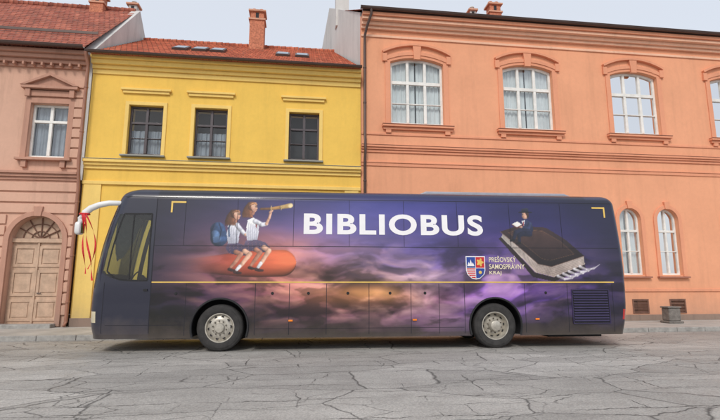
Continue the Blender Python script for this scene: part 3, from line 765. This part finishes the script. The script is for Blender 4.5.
spl([(.76,2.31),(.86,2.24),(.74,2.06),(.66,1.94)],[.054,.052,.044,.032],skd); spl([(.62,1.89),(.68,1.87),(.74,1.865)],[.034,.032,.022],(62,42,42))
head(.66,3.31,.95,(134,86,60),(186,132,90))
spl([(.72,2.98),(.88,2.90),(.98,2.92)],[.06,.05,.044],(230,230,240)); spl([(.98,2.92),(1.04,3.06),(1.07,3.18)],[.036,.03,.028],skin); cap(1.06,3.2,1.1,3.24,.032,.028,skin)
spl([(.84,3.28),(1.08,3.29)],[.026,.032],(126,88,54)); spl([(1.08,3.29),(1.32,3.33)],[.036,.042],(176,132,80)); spl([(1.32,3.33),(1.52,3.37)],[.046,.058],(212,176,114)); cap(1.53,3.37,1.54,3.375,.055,.055,(244,220,168),0)
for q in (1.08,1.32): spl([(q,3.25+.03*(q-1)),(q+.0,3.36)],.008,(236,206,148),sh=0)
# hatted reader seated on a thick flying book
bx=lambda p:((p[0]-220.5)/41.5,(351.2-p[1])/44.2)
pol([bx(p) for p in [(499,233),(532,272),(551,277),(585,263),(587,267),(552,282),(530,277),(496,236)]],(30,20,26),(46,32,34))
pol([bx(p) for p in [(501,229),(536,263),(550,266),(585,254),(586,263),(552,277),(533,272),(499,234)]],(168,150,142),(232,224,216),tx=.5)
for k in range(5): spl([bx((500,230.5+.9*k)),bx((535,264.5+1.7*k)),bx((551,267.6+1.9*k)),bx((585,255.6+1.6*k))],.004,(132,116,108),sh=0,al=(.7,.7))
pol([bx(p) for p in [(498,228),(517,221),(547,223),(567,236),(586,254),(550,266),(536,263),(518,246)]],(26,18,24),(60,42,42))
pol([bx(p) for p in [(506,229),(519,224),(543,226),(562,238),(577,252),(549,260),(540,258),(523,243)]],(38,26,30),(80,56,50))
spl([bx((507,229)),bx((519,225)),bx((543,227)),bx((561,238)),bx((575,252)),bx((549,259)),bx((540,257)),bx((524,243)),bx((507,229))],.005,(140,104,70),sh=0,al=(.6,.6))
spl([bx((498,228)),bx((518,246)),bx((536,263)),bx((550,266)),bx((586,254))],.010,(120,92,80),sh=0,al=(.7,.7))
# loose bright pages streaming from the lower end
for k in range(5):
    p0=(556+6*k,276-2.6*k); pts_=[bx((p0[0]+x_,p0[1]+y_)) for x_,y_ in ((0,0),(7,3.2),(15,2.2),(22,-2.4))]
    spl(pts_,[.034,.03,.022,.006],(236,230,238),sh=.3,al=(.85,.7),tx=.3)
pol([(7.24,3.06),(7.38,3.1),(7.52,3.02),(7.54,2.84),(7.5,2.74),(7.24,2.74),(7.2,2.88)],(30,34,58),(52,60,96))
pol([(7.26,3.06),(7.34,3.08),(7.30,2.92)],(236,236,240),tx=.1); spl([(7.30,3.04),(7.29,2.94)],.012,(150,40,46),sh=0)
spl([(7.42,2.78),(7.2,2.80),(7.08,2.78)],[.075,.066,.052],(38,42,68)); spl([(7.08,2.77),(7.04,2.66),(7.02,2.60)],[.05,.042,.032],(32,36,60)); spl([(7.02,2.58),(6.94,2.565)],[.032,.024],(20,18,24))
spl([(7.44,2.74),(7.26,2.74),(7.16,2.70)],[.07,.06,.05],(30,34,58)); spl([(7.16,2.69),(7.16,2.58),(7.17,2.54)],[.046,.038,.03],(26,30,52)); spl([(7.17,2.51),(7.09,2.50)],[.032,.024],(18,16,22))
cap(7.36,3.23,7.35,3.19,.085,.078,skin,.25); pol([(7.36,3.28),(7.45,3.28),(7.45,3.16),(7.41,3.12),(7.39,3.2)],(50,34,32),(70,48,42))
pol([(7.27,3.28),(7.28,3.38),(7.44,3.39),(7.46,3.28)],(24,24,36),(48,50,68)); pol([(7.17,3.265),(7.2,3.295),(7.52,3.305),(7.55,3.27)],(20,20,32))
cap(7.295,3.225,7.30,3.225,.009,.009,(40,28,30),sh=0); spl([(7.28,3.165),(7.31,3.163)],.006,(150,70,66),sh=0)
spl([(7.46,2.99),(7.42,2.88),(7.28,2.9)],[.048,.042,.036],(48,56,90)); cap(7.24,2.91,7.2,2.92,.028,.024,skin)
pol([(7.0,2.98),(7.12,2.9),(7.26,2.97),(7.14,3.05)],(230,226,220)); spl([(7.0,2.97),(7.12,2.89),(7.26,2.96)],.010,(120,48,48),sh=0)
# dark front end of the coach
fm=(U<-1.56)|(VF[:,1]>W-.3); colr[fm]=np.array([36,38,56])
fm=(VF[:,1]>.12)&(U>9)&(~fm); colr[fm]=np.array([40,38,68])
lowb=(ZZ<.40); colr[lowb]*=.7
c01=colr/255.0; lin=np.where(c01<=.04045,c01/12.92,((c01+.055)/1.055)**2.4)*.92
RGBA=np.concatenate([lin,np.ones((len(lin),1))],1)
m,nt,p=nodes_of('printed_vinyl')
at=nt.nodes.new('ShaderNodeVertexColor'); at.layer_name='wrap'
v=mapped(nt,(1,1,1)); dz=nt.nodes.new('ShaderNodeSeparateXYZ'); nt.links.new(v,dz.inputs[0])
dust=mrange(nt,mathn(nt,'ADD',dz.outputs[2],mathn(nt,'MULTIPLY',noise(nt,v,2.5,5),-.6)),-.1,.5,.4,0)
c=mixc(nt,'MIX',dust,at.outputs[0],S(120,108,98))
nt.links.new(c,p.inputs['Base Color']); p.inputs['Roughness'].default_value=.3; p.inputs['Coat Weight'].default_value=.4; p.inputs['Coat Roughness'].default_value=.06
bump(nt,p,noise(nt,mapped(nt,(.8,.8,1.2)),1.6,3),.12,.03)
M['vinyl']=m
M['black']=simple('black_rubber',(.014,.014,.016,1),.75,bmp=.2)
M['tyre']=simple('tyre_rubber',(.035,.033,.032,1),.85,var=.35,scale=7,bmp=.3,bscale=90)
M['silver']=simple('wheel_silver',S(190,184,172,.9),.42,metal=.4,var=.25,scale=9)
M['silver_dark']=simple('wheel_grime',S(96,88,80),.6,metal=.3,var=.3,scale=14)
M['busglass']=glassmat('tinted_coach_glass',(.62,.70,.66,1),ior=1.75)
M['white_paint']=simple('white_mirror_paint',S(232,232,230,.95),.3,coat=.4,var=.04)
M['lamp']=simple('clear_lamp_lens',S(226,214,180,.8),.12,coat=1)
M['red']=simple('red_lens',S(190,24,20),.15,coat=1)
M['orange']=simple('orange_lens',S(240,130,20),.2,coat=.6)
M['gold']=simple('yellow_vinyl',S(234,196,100,.95),.4)
M['cream']=simple('cream_vinyl',S(240,228,196,.92),.4,var=.03)
M['white']=simple('white_vinyl',S(244,242,244,.95),.4,var=.03)
M['seam']=simple('panel_gap',(.012,.012,.02,1),.7)
topcap=[tuple(int(i) for i in idx[-1])]
cut=arch|wn_|wf_|ws|hl|tl
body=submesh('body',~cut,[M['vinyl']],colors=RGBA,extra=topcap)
submesh('window',wn_,[M['busglass']],label='tinted side window of the driver cab'); submesh('window',wf_,[M['busglass']])
submesh('windscreen',ws,[M['busglass']])
submesh('headlight',hl&(cv<1),[M['lamp']]); submesh('headlight',hl&(cv>1),[M['lamp']])
submesh('tail_light',tl&(cv<1),[M['red']]); submesh('tail_light',tl&(cv>1),[M['red']])
def bb(): return Bd()
def strip(b,pts,w,pr,m=0):
    for k in range(len(pts)-1):
        (u0,z0),(u1,z1)=pts[k],pts[k+1]; d=math.hypot(u1-u0,z1-z0)
        if d<1e-6: continue
        nx,nz2=-(z1-z0)/d*w/2,(u1-u0)/d*w/2
        q=[(u0+nx,z0+nz2),(u1+nx,z1+nz2),(u1-nx,z1-nz2),(u0-nx,z0-nz2)]
        b.poly([(a,side_v(c)-pr,c) for a,c in q],m)
def vs_(u,z0,z1,n=8): return [(u,z0+(z1-z0)*k/n) for k in range(n+1)]
xf=lambda z:float(np.interp(z,Z,XF))
b=bb()
pts=[(xf(z)+.35,z) for z in np.linspace(3.12,1.8,8)]+[(-2.4,1.66),(-2.25,1.61),(-2.0,1.59),(WE,1.59)]+vs_(WE+.01,1.60,3.13)+[(-2.0,3.125),(xf(3.12)+.35,3.125)]
strip(b,pts,.035,.004)
strip(b,vs_(-2.05,1.6,3.12,6),.03,.004)
b.build('window_seal',[M['black']],BUS,recalc=False)
b=bb()
strip(b,vs_(-1.56,.42,3.5,20),.018,.003); strip(b,vs_(-2.58,.42,1.55,6),.012,.003)
for u in (-.9,.30,1.62,2.95,4.28,5.61,6.94,8.27): strip(b,vs_(u,2.40,3.52,10),.009,.003)
strip(b,[(-1.56,2.39),(9.7,2.39)],.012,.003); strip(b,[(-2.3,3.535),(9.65,3.535)],.012,.003)
for u in (-.78,.78,1.56,2.42,3.42,4.42,5.1,5.72,7.22,8.3,9.46): strip(b,vs_(u,.36,1.52,6),.012,.003)
strip(b,[(-2.5,.60),(-.8,.60)],.01,.003)
strip(b,[(.8,.50),(5.7,.50)],.008,.003)
b.build('panel_seam',[M['seam']],BUS,recalc=False)
b=bb(); strip(b,[(-1.55,1.555),(9.52,1.555)],.026,.006)
for (u,sg) in ((-1.22,1),(9.44,-1)):
    strip(b,vs_(u,3.17,3.44,3),.04,.006); strip(b,[(u+sg*.02,3.42),(u+sg*.32,3.42)],.04,.007)
b.build('trim_strip',[M['gold']],BUS,recalc=False)
b=bb(); g0,g1,h0,h1=8.42,9.34,.58,1.36
b.box(g0,g1,-.004,-.002,h0,h1,0)
for k in range(12):
    z=h0+.03+k*.062
    b.add([(g0+.02,-.006,z),(g1-.02,-.006,z),(g1-.02,-.028,z+.012),(g0+.02,-.028,z+.012),(g0+.02,-.006,z+.042),(g1-.02,-.006,z+.042)],[(0,1,2,3),(3,2,5,4)],1)
b.ring(outline(g0-.02,g1+.02,h0-.02,h1+.02,0),outline(g0,g1,h0,h1,0),-.02,-.003,1)
b.build('air_grille',[M['black'],simple('grille_paint',S(52,44,78),.4)],BUS,recalc=False)
for u,z in ((1.17,1.3),(2.0,1.3),(2.92,1.3),(3.92,1.3),(4.76,1.3),(-1.0,1.3),(7.75,1.3)):
    b=bb(); b.lathe([(0,-.014),(.028,-.014),(.034,-.003)],u,z,14); b.build('panel_lock',[M['black']],BUS,recalc=False)
b=bb(); b.box(-1.72,-1.63,-.03,-.004,1.36,1.40); b.build('handle',[M['black']],BUS,recalc=False)
for u in (1.6,4.5,7.5):
    b=bb(); b.box(u-.05,u+.05,-.022,-.003,.66,.70); b.build('marker_lamp',[M['orange']],BUS,bevel=.006)
for ui in WC:
    th=math.asin((.32-WZ)/.66)
    for side in (0,1):
        b=bb(); s=(lambda v:v) if side==0 else (lambda v:W-v)
        b.lathe([(.66,s(.012)),(.66,s(.72)),(.02,s(.72))],ui,WZ,40,0,th,math.pi-th)
        b.build('wheel_well',[M['black']],BUS,recalc=False)
        b=bb(); b.lathe([(.615,s(-.004)),(.625,s(-.018)),(.652,s(-.018)),(.66,s(-.002)),(.66,s(.02)),(.615,s(.03)),(.615,s(-.004))],ui,WZ,48,0,th,math.pi-th)
        b.build('wheel_arch',[M['black']],BUS,smooth=True,recalc=False)
def wheel(ui,side,rear):
    s=(lambda v:v+.03) if side==0 else (lambda v:W-.03-v)
    R=.525
    b=bb(); t=b.lathe([(.30,s(.05)),(.33,s(.015)),(.40,s(.0)),(.45,s(.004)),(.455,s(.012)),(.485,s(.018)),(.508,s(.035)),(R,s(.07)),(R,s(.10)),(R-.012,s(.104)),(R-.012,s(.112)),(R,s(.116)),(R,s(.19)),(R-.012,s(.194)),(R-.012,s(.202)),(R,s(.206)),(R,s(.25)),(.5,s(.29)),(.4,s(.30)),(.3,s(.28))],ui,WZ-.02,72)
    wh=b.build('wheel',[M['tyre']],BUS,smooth=True,recalc=False)
    b=bb()
    if not rear: prof=[(.335,s(.02)),(.325,s(.012)),(.308,s(.014)),(.298,s(.04)),(.29,s(.07)),(.25,s(.05)),(.2,s(.02)),(.185,s(.018)),(.17,s(.018)),(.12,s(.012)),(.11,s(-.03)),(.095,s(-.045)),(0,s(-.05))]
    else: prof=[(.335,s(.02)),(.325,s(.012)),(.308,s(.014)),(.298,s(.04)),(.29,s(.12)),(.26,s(.155)),(.22,s(.13)),(.19,s(.1)),(.15,s(.1)),(.14,s(.04)),(.12,s(-.02)),(.1,s(-.03)),(0,s(-.032))]
    b.lathe(prof,ui,WZ-.02,64)
    rr=.242 if not rear else .25; dv=.045 if not rear else .145
    for k in range(10):
        a=2*math.pi*k/10+.1; cx=ui+rr*math.cos(a); cz_=WZ-.02+rr*math.sin(a)
        n=12; vv=[(cx+.027*math.cos(2*math.pi*j/n),s(dv-.004),cz_+.027*math.sin(2*math.pi*j/n)) for j in range(n)]; b.poly(vv,1)
        b.lathe([(.027,s(dv-.004)),(.033,s(dv-.008)),(.036,s(dv+.01))],cx,cz_,12,2)
    rr=.155 if not rear else .17; dv=.016 if not rear else .1
    for k in range(10):
        a=2*math.pi*k/10+.4; cx=ui+rr*math.cos(a); cz_=WZ-.02+rr*math.sin(a)
        b.lathe([(0,s(dv-.04)),(.014,s(dv-.038)),(.017,s(dv-.01)),(.017,s(dv+.01))],cx,cz_,6,2)
    b.build('rim',[M['silver'],M['black'],M['silver_dark']],wh,smooth=True,recalc=False)
for ui,rear in ((WC[0],False),(WC[1],True)):
    for side in (0,1): wheel(ui,side,rear)
b=bb()
for a,c in ((-2.45,-.7),(.7,5.8),(7.2,9.6)): b.box(a,c,.12,W-.12,.30,.36)
b.box(-.7,.7,.8,1.6,.36,.6); b.box(5.8,7.2,.8,1.6,.36,.6)
b.tube([(0,.2,WZ-.02),(0,W-.2,WZ-.02)],.07,10); b.tube([(6.47,.2,WZ-.02),(6.47,W-.2,WZ-.02)],.09,10)
b.box(-2.5,-1.15,.1,W-.1,.9,.95); b.box(-1.15,-1.1,.1,W-.1,.95,3.4)
b.box(8.0,9.4,.5,1.9,.2,.298)
b.build('chassis',[M['black']],BUS)
M['seatcloth']=simple('seat_cloth',S(90,98,112),.9)
b=bb(); b.box(-1.95,-1.5,.35,.85,1.25,1.4); b.prism([(-1.6,1.4),(-1.46,1.4),(-1.38,2.15),(-1.52,2.15)],.35,.85); b.box(-1.52,-1.38,.45,.75,2.18,2.38); b.box(-1.85,-1.6,.5,.7,.95,1.25)
b.build('driver_seat',[M['seatcloth']],BUS,bevel=.05)
b=bb(); b.prism([(-2.65,.95),(-2.3,.95),(-2.3,1.35),(-2.55,1.45),(-2.68,1.4)],.2,W-.2); b.build('dashboard',[M['black']],BUS,bevel=.03)
b=bb(); ring=[(-2.15+.08*math.sin(a),.6+.22*math.cos(a),1.6+.2*math.sin(a)) for a in np.linspace(0,2*math.pi,25)]; b.tube(ring,.016,8); b.tube([(-2.15,.6,1.6),(-2.35,.6,1.35)],.03,8); b.tube([(-2.15,.4,1.6),(-2.15,.8,1.6)],.014,8)
b.build('steering_wheel',[M['black']],BUS)
b=bb(); pr=None
for i in range(49):
    x=-2.46+.9*i/48; cur=((x,W-.13+.015*math.sin(i*1.7),1.5),(x,W-.13+.015*math.sin(i*1.7),3.14))
    if pr: b.poly([pr[0],cur[0],cur[1],pr[1]])
    pr=cur
b.build('added_screen',[simple('added_screen_pale',S(206,214,206,.85),.9)],BUS,recalc=False)  # added opaque sheet: blocks the yellow wall, gives the cab window a pale backing
b=bb(); b.prism([(4.7,3.76),(8.9,3.76),(8.65,3.86),(4.95,3.86)],.45,W-.45); b.build('roof_unit',[simple('roof_unit_paint',S(176,176,186,.8),.4)],BUS,bevel=.03)
# mirror arm
b=bb()
path=[(-2.3,.3,3.36),(-2.47,.16,3.39),(-2.66,.1,3.38),(-2.87,.08,3.33),(-3.05,.08,3.25),(-3.17,.08,3.14),(-3.24,.08,3.0),(-3.26,.08,2.86)]
b.tube(path,[.055,.06,.065,.07,.075,.08,.085,.075],14)
mr=b.build('side_mirror',[M['white_paint']],BUS,smooth=True)
b=bb() 
def rbox(b,cx,cy,cz_,a,bb_,c,n=10,m=0,e=4):
    vs=[];fs=[]
    for i in range(1,n):
        for j in range(2*n):
            th=math.pi*i/n-math.pi/2; q=2*math.pi*j/(2*n)
            f=lambda t:math.copysign(abs(t)**(2/e),t)
            vs.append((cx+a*f(math.cos(th))*f(math.cos(q)),cy+bb_*f(math.cos(th))*f(math.sin(q)),cz_+c*f(math.sin(th))))
    k=2*n
    for i in range(n-2):
        for j in range(k): fs.append((i*k+j,i*k+(j+1)%k,(i+1)*k+(j+1)%k,(i+1)*k+j))
    fs.append(tuple(range(k))); fs.append(tuple(range((n-2)*k,(n-1)*k))); b.add(vs,fs,m)
rbox(b,-3.27,.08,2.78,.07,.12,.15); b.build('mirror_housing',[M['white_paint']],mr,smooth=True)
b=bb(); b.box(-3.198,-3.194,-.01,.17,2.67,2.89); b.build('mirror_glass',[simple('mirror_silver',(.6,.62,.65,1),.03,metal=1)],mr)
for v0 in (.55,1.4):
    b=bb()
    b.tube([(-3.02,v0,1.42),(-3.03,v0+.3,1.8),(-3.0,v0+.5,2.1)],.012,6); b.tube([(-3.02,v0+.2,1.62),(-2.96,v0+.62,2.4)],.01,6)
    b.build('wiper',[M['black']],BUS)
# lettering
def text(s,u0,u1,z0,z1,mat,offset,name='lettering',pr=.006,label=None,spacing=1):
    cu_=bpy.data.curves.new('t','FONT'); cu_.body=s; cu_.offset=offset; cu_.space_character=spacing; cu_.resolution_u=6
    o=bpy.data.objects.new('t',cu_); COL.objects.link(o); dg=bpy.context.evaluated_depsgraph_get(); dg.update()
    me=bpy.data.meshes.new_from_object(o.evaluated_get(dg)); bpy.data.objects.remove(o)
    co=np.zeros(len(me.vertices)*3); me.vertices.foreach_get('co',co); co=co.reshape(-1,3)
    a,c=co.min(0),co.max(0)
    uu=u0+(co[:,0]-a[0])/(c[0]-a[0])*(u1-u0); zz=z0+(co[:,1]-a[1])/(c[1]-a[1])*(z1-z0)
    vv=np.interp(zz,Z,VI)-pr
    me.vertices.foreach_set('co',np.stack([uu,vv,zz],1).ravel()); me.materials.clear(); me.materials.append(mat)
    ob=bpy.data.objects.new(name,me); COL.objects.link(ob); ob.parent=BUS
    if label: ob['label']=label
    me.update(); return ob
text('BIBLIOBUS',1.86,6.25,2.68,3.19,M['white'],.032,label='large bold white lettering reading BIBLIOBUS',spacing=1.12)
text('PREŠOVSKÝ',6.36,7.04,2.04,2.19,M['cream'],.014,spacing=1.05)
text('SAMOSPRÁVNY',6.36,7.25,1.87,2.02,M['cream'],.014,spacing=1.05)
text('KRAJ',6.36,6.66,1.715,1.825,M['cream'],.014,spacing=1.05)
# coat of arms
b=bb(); c0,c1,d0_,d1_=5.80,6.24,1.64,2.16; cm_=(c0+c1)/2
def shield(g): return [(c0-g,d1_+g),(c1+g,d1_+g),(c1+g,d0_+.2),(c1-.03+g,d0_+.1),(cm_+.1,d0_+.02-g),(cm_,d0_-g),(cm_-.1,d0_+.02-g),(c0+.03-g,d0_+.1),(c0-g,d0_+.2)]
b.poly([(x,-.005,z) for x,z in shield(.02)],0)
zm=d0_+.26
b.poly([(x,-.008,z) for x,z in [(c0,zm),(cm_-.006,zm),(cm_-.006,d1_),(c0,d1_)]],1)
b.poly([(x,-.008,z) for x,z in [(cm_+.006,zm),(c1,zm),(c1,d1_),(cm_+.006,d1_)]],2)
b.poly([(x,-.008,z) for x,z in [(c0,zm-.012),(c0,d0_+.2),(c0+.03,d0_+.1),(cm_-.1,d0_+.02),(cm_-.006,d0_+.005),(cm_-.006,zm-.012)]],2)
b.poly([(x,-.008,z) for x,z in [(c1,zm-.012),(c1,d0_+.2),(c1-.03,d0_+.1),(cm_+.1,d0_+.02),(cm_+.006,d0_+.005),(cm_+.006,zm-.012)]],1)
for k in range(4): z=d0_+.045+k*.05; xl=c0+(.09 if k==0 else .03 if k==1 else .0); b.poly([(x,-.011,zz) for x,zz in [(xl,z),(cm_-.006,z),(cm_-.006,z+.022),(xl,z+.022)]],0)
b.lathe([(0,-.011),(.06,-.011)],(cm_+c1)/2,d1_-.13,16,3); b.lathe([(0,-.011),(.04,-.011)],(cm_+c1)/2,d0_+.15,12,3)
for a in range(5): q=2*math.pi*a/5; b.lathe([(0,-.014),(.026,-.014)],(cm_+c1)/2+.065*math.cos(q),d1_-.13+.075*math.sin(q),8,3)
for (mx0,mz) in ((c0+.05,.16),(c0+.1,.1),(c0+.15,.17)): b.prism([(mx0-.04,d1_-.22),(mx0+.04,d1_-.22),(mx0,d1_-mz+.04)],-.012-.001*mx0,-.010,0)
b.build('coat_of_arms',[M['white'],simple('heraldic_blue',S(40,70,150),.4),simple('heraldic_red',S(200,40,44),.4),M['gold']],BUS,recalc=False)
# ribbons on mirror
cb,sb=math.cos(ang),math.sin(ang)
def tw(u,v,z): return (-1.80+u*cb-v*sb,11.09+u*sb+v*cb,z)
M['ribbon']=simple('red_ribbon_satin',S(206,34,40),.4)
e=thing('ribbon',tw(-3.2,.08,2.9),'red satin ribbons tied to the white mirror arm of the bus','ribbon')
b=Bd()
def rib(pts,w):
    n=len(pts)
    for k in range(n-1):
        p,q=pts[k],pts[k+1]; 
        def side(i,pt): a=.35*i; return (math.cos(a)*w,math.sin(a)*w)
        s0=side(k,p); s1=side(k+1,q)
        b.poly([tw(p[0]-s0[0],p[1]-s0[1],p[2]),tw(p[0]+s0[0],p[1]+s0[1],p[2]),tw(q[0]+s1[0],q[1]+s1[1],q[2]),tw(q[0]-s1[0],q[1]-s1[1],q[2])])
rib([(-3.18+.02*k*.5+.02*math.sin(k*.5),-.03,3.1-.08*k) for k in range(18)],.02)
rib([(-3.14+.018*k+.015*math.sin(k*.6),-.05,3.12-.085*k) for k in range(19)],.022)
rib([(-3.12+.28*math.sin(k*.15),-.01,3.12-.075*k) for k in range(18)],.018)
b.tube([tw(-3.18+.1*math.cos(q),.08+.1*math.sin(q),3.11) for q in np.linspace(0,2*math.pi,13)],.02,6)
b.build('ribbon_band',[M['ribbon']],e,smooth=False,recalc=False)

# ================================================================== LIGHT
w=bpy.data.worlds.new('World'); scene.world=w; w.use_nodes=True; nt=w.node_tree; nt.nodes.clear()
out=nt.nodes.new('ShaderNodeOutputWorld'); bg=nt.nodes.new('ShaderNodeBackground'); sk=nt.nodes.new('ShaderNodeTexSky')
sk.sky_type='NISHITA'; sk.sun_disc=False; sk.sun_elevation=math.radians(42); sk.sun_rotation=math.radians(200); sk.dust_density=3
mx=nt.nodes.new('ShaderNodeMixRGB'); mx.inputs[0].default_value=.72; mx.inputs[2].default_value=(6.7,7.0,7.5,1)
nt.links.new(sk.outputs[0],mx.inputs[1]); nt.links.new(mx.outputs[0],bg.inputs[0]); bg.inputs[1].default_value=.138
nt.links.new(bg.outputs[0],out.inputs[0])
sd=bpy.data.lights.new('sun','SUN'); sd.energy=1.5; sd.angle=math.radians(12); sd.color=(1,.96,.9)
so=bpy.data.objects.new('sun',sd); COL.objects.link(so)
az=math.radians(200); el=math.radians(42)
dirv=Vector((math.sin(az)*math.cos(el),math.cos(az)*math.cos(el),math.sin(el)))
so.rotation_euler=dirv.to_track_quat('Z','Y').to_euler()
cd=bpy.data.cameras.new('cam'); cam=bpy.data.objects.new('cam',cd); COL.objects.link(cam)
cd.sensor_width=36; cd.lens=462/720*36; cd.clip_end=2000
R=Matrix.Rotation(-math.radians(7.3),3,'Z')@Matrix.Rotation(math.radians(98.9),3,'X')
cam.matrix_world=Matrix.Translation((0,0,1.55))@R.to_4x4()
scene.camera=cam
scene.view_settings.view_transform='Standard'; scene.view_settings.look='None'; scene.view_settings.exposure=0
for o in list(bpy.data.objects):
    if '_w' in o.keys(): del o['_w']
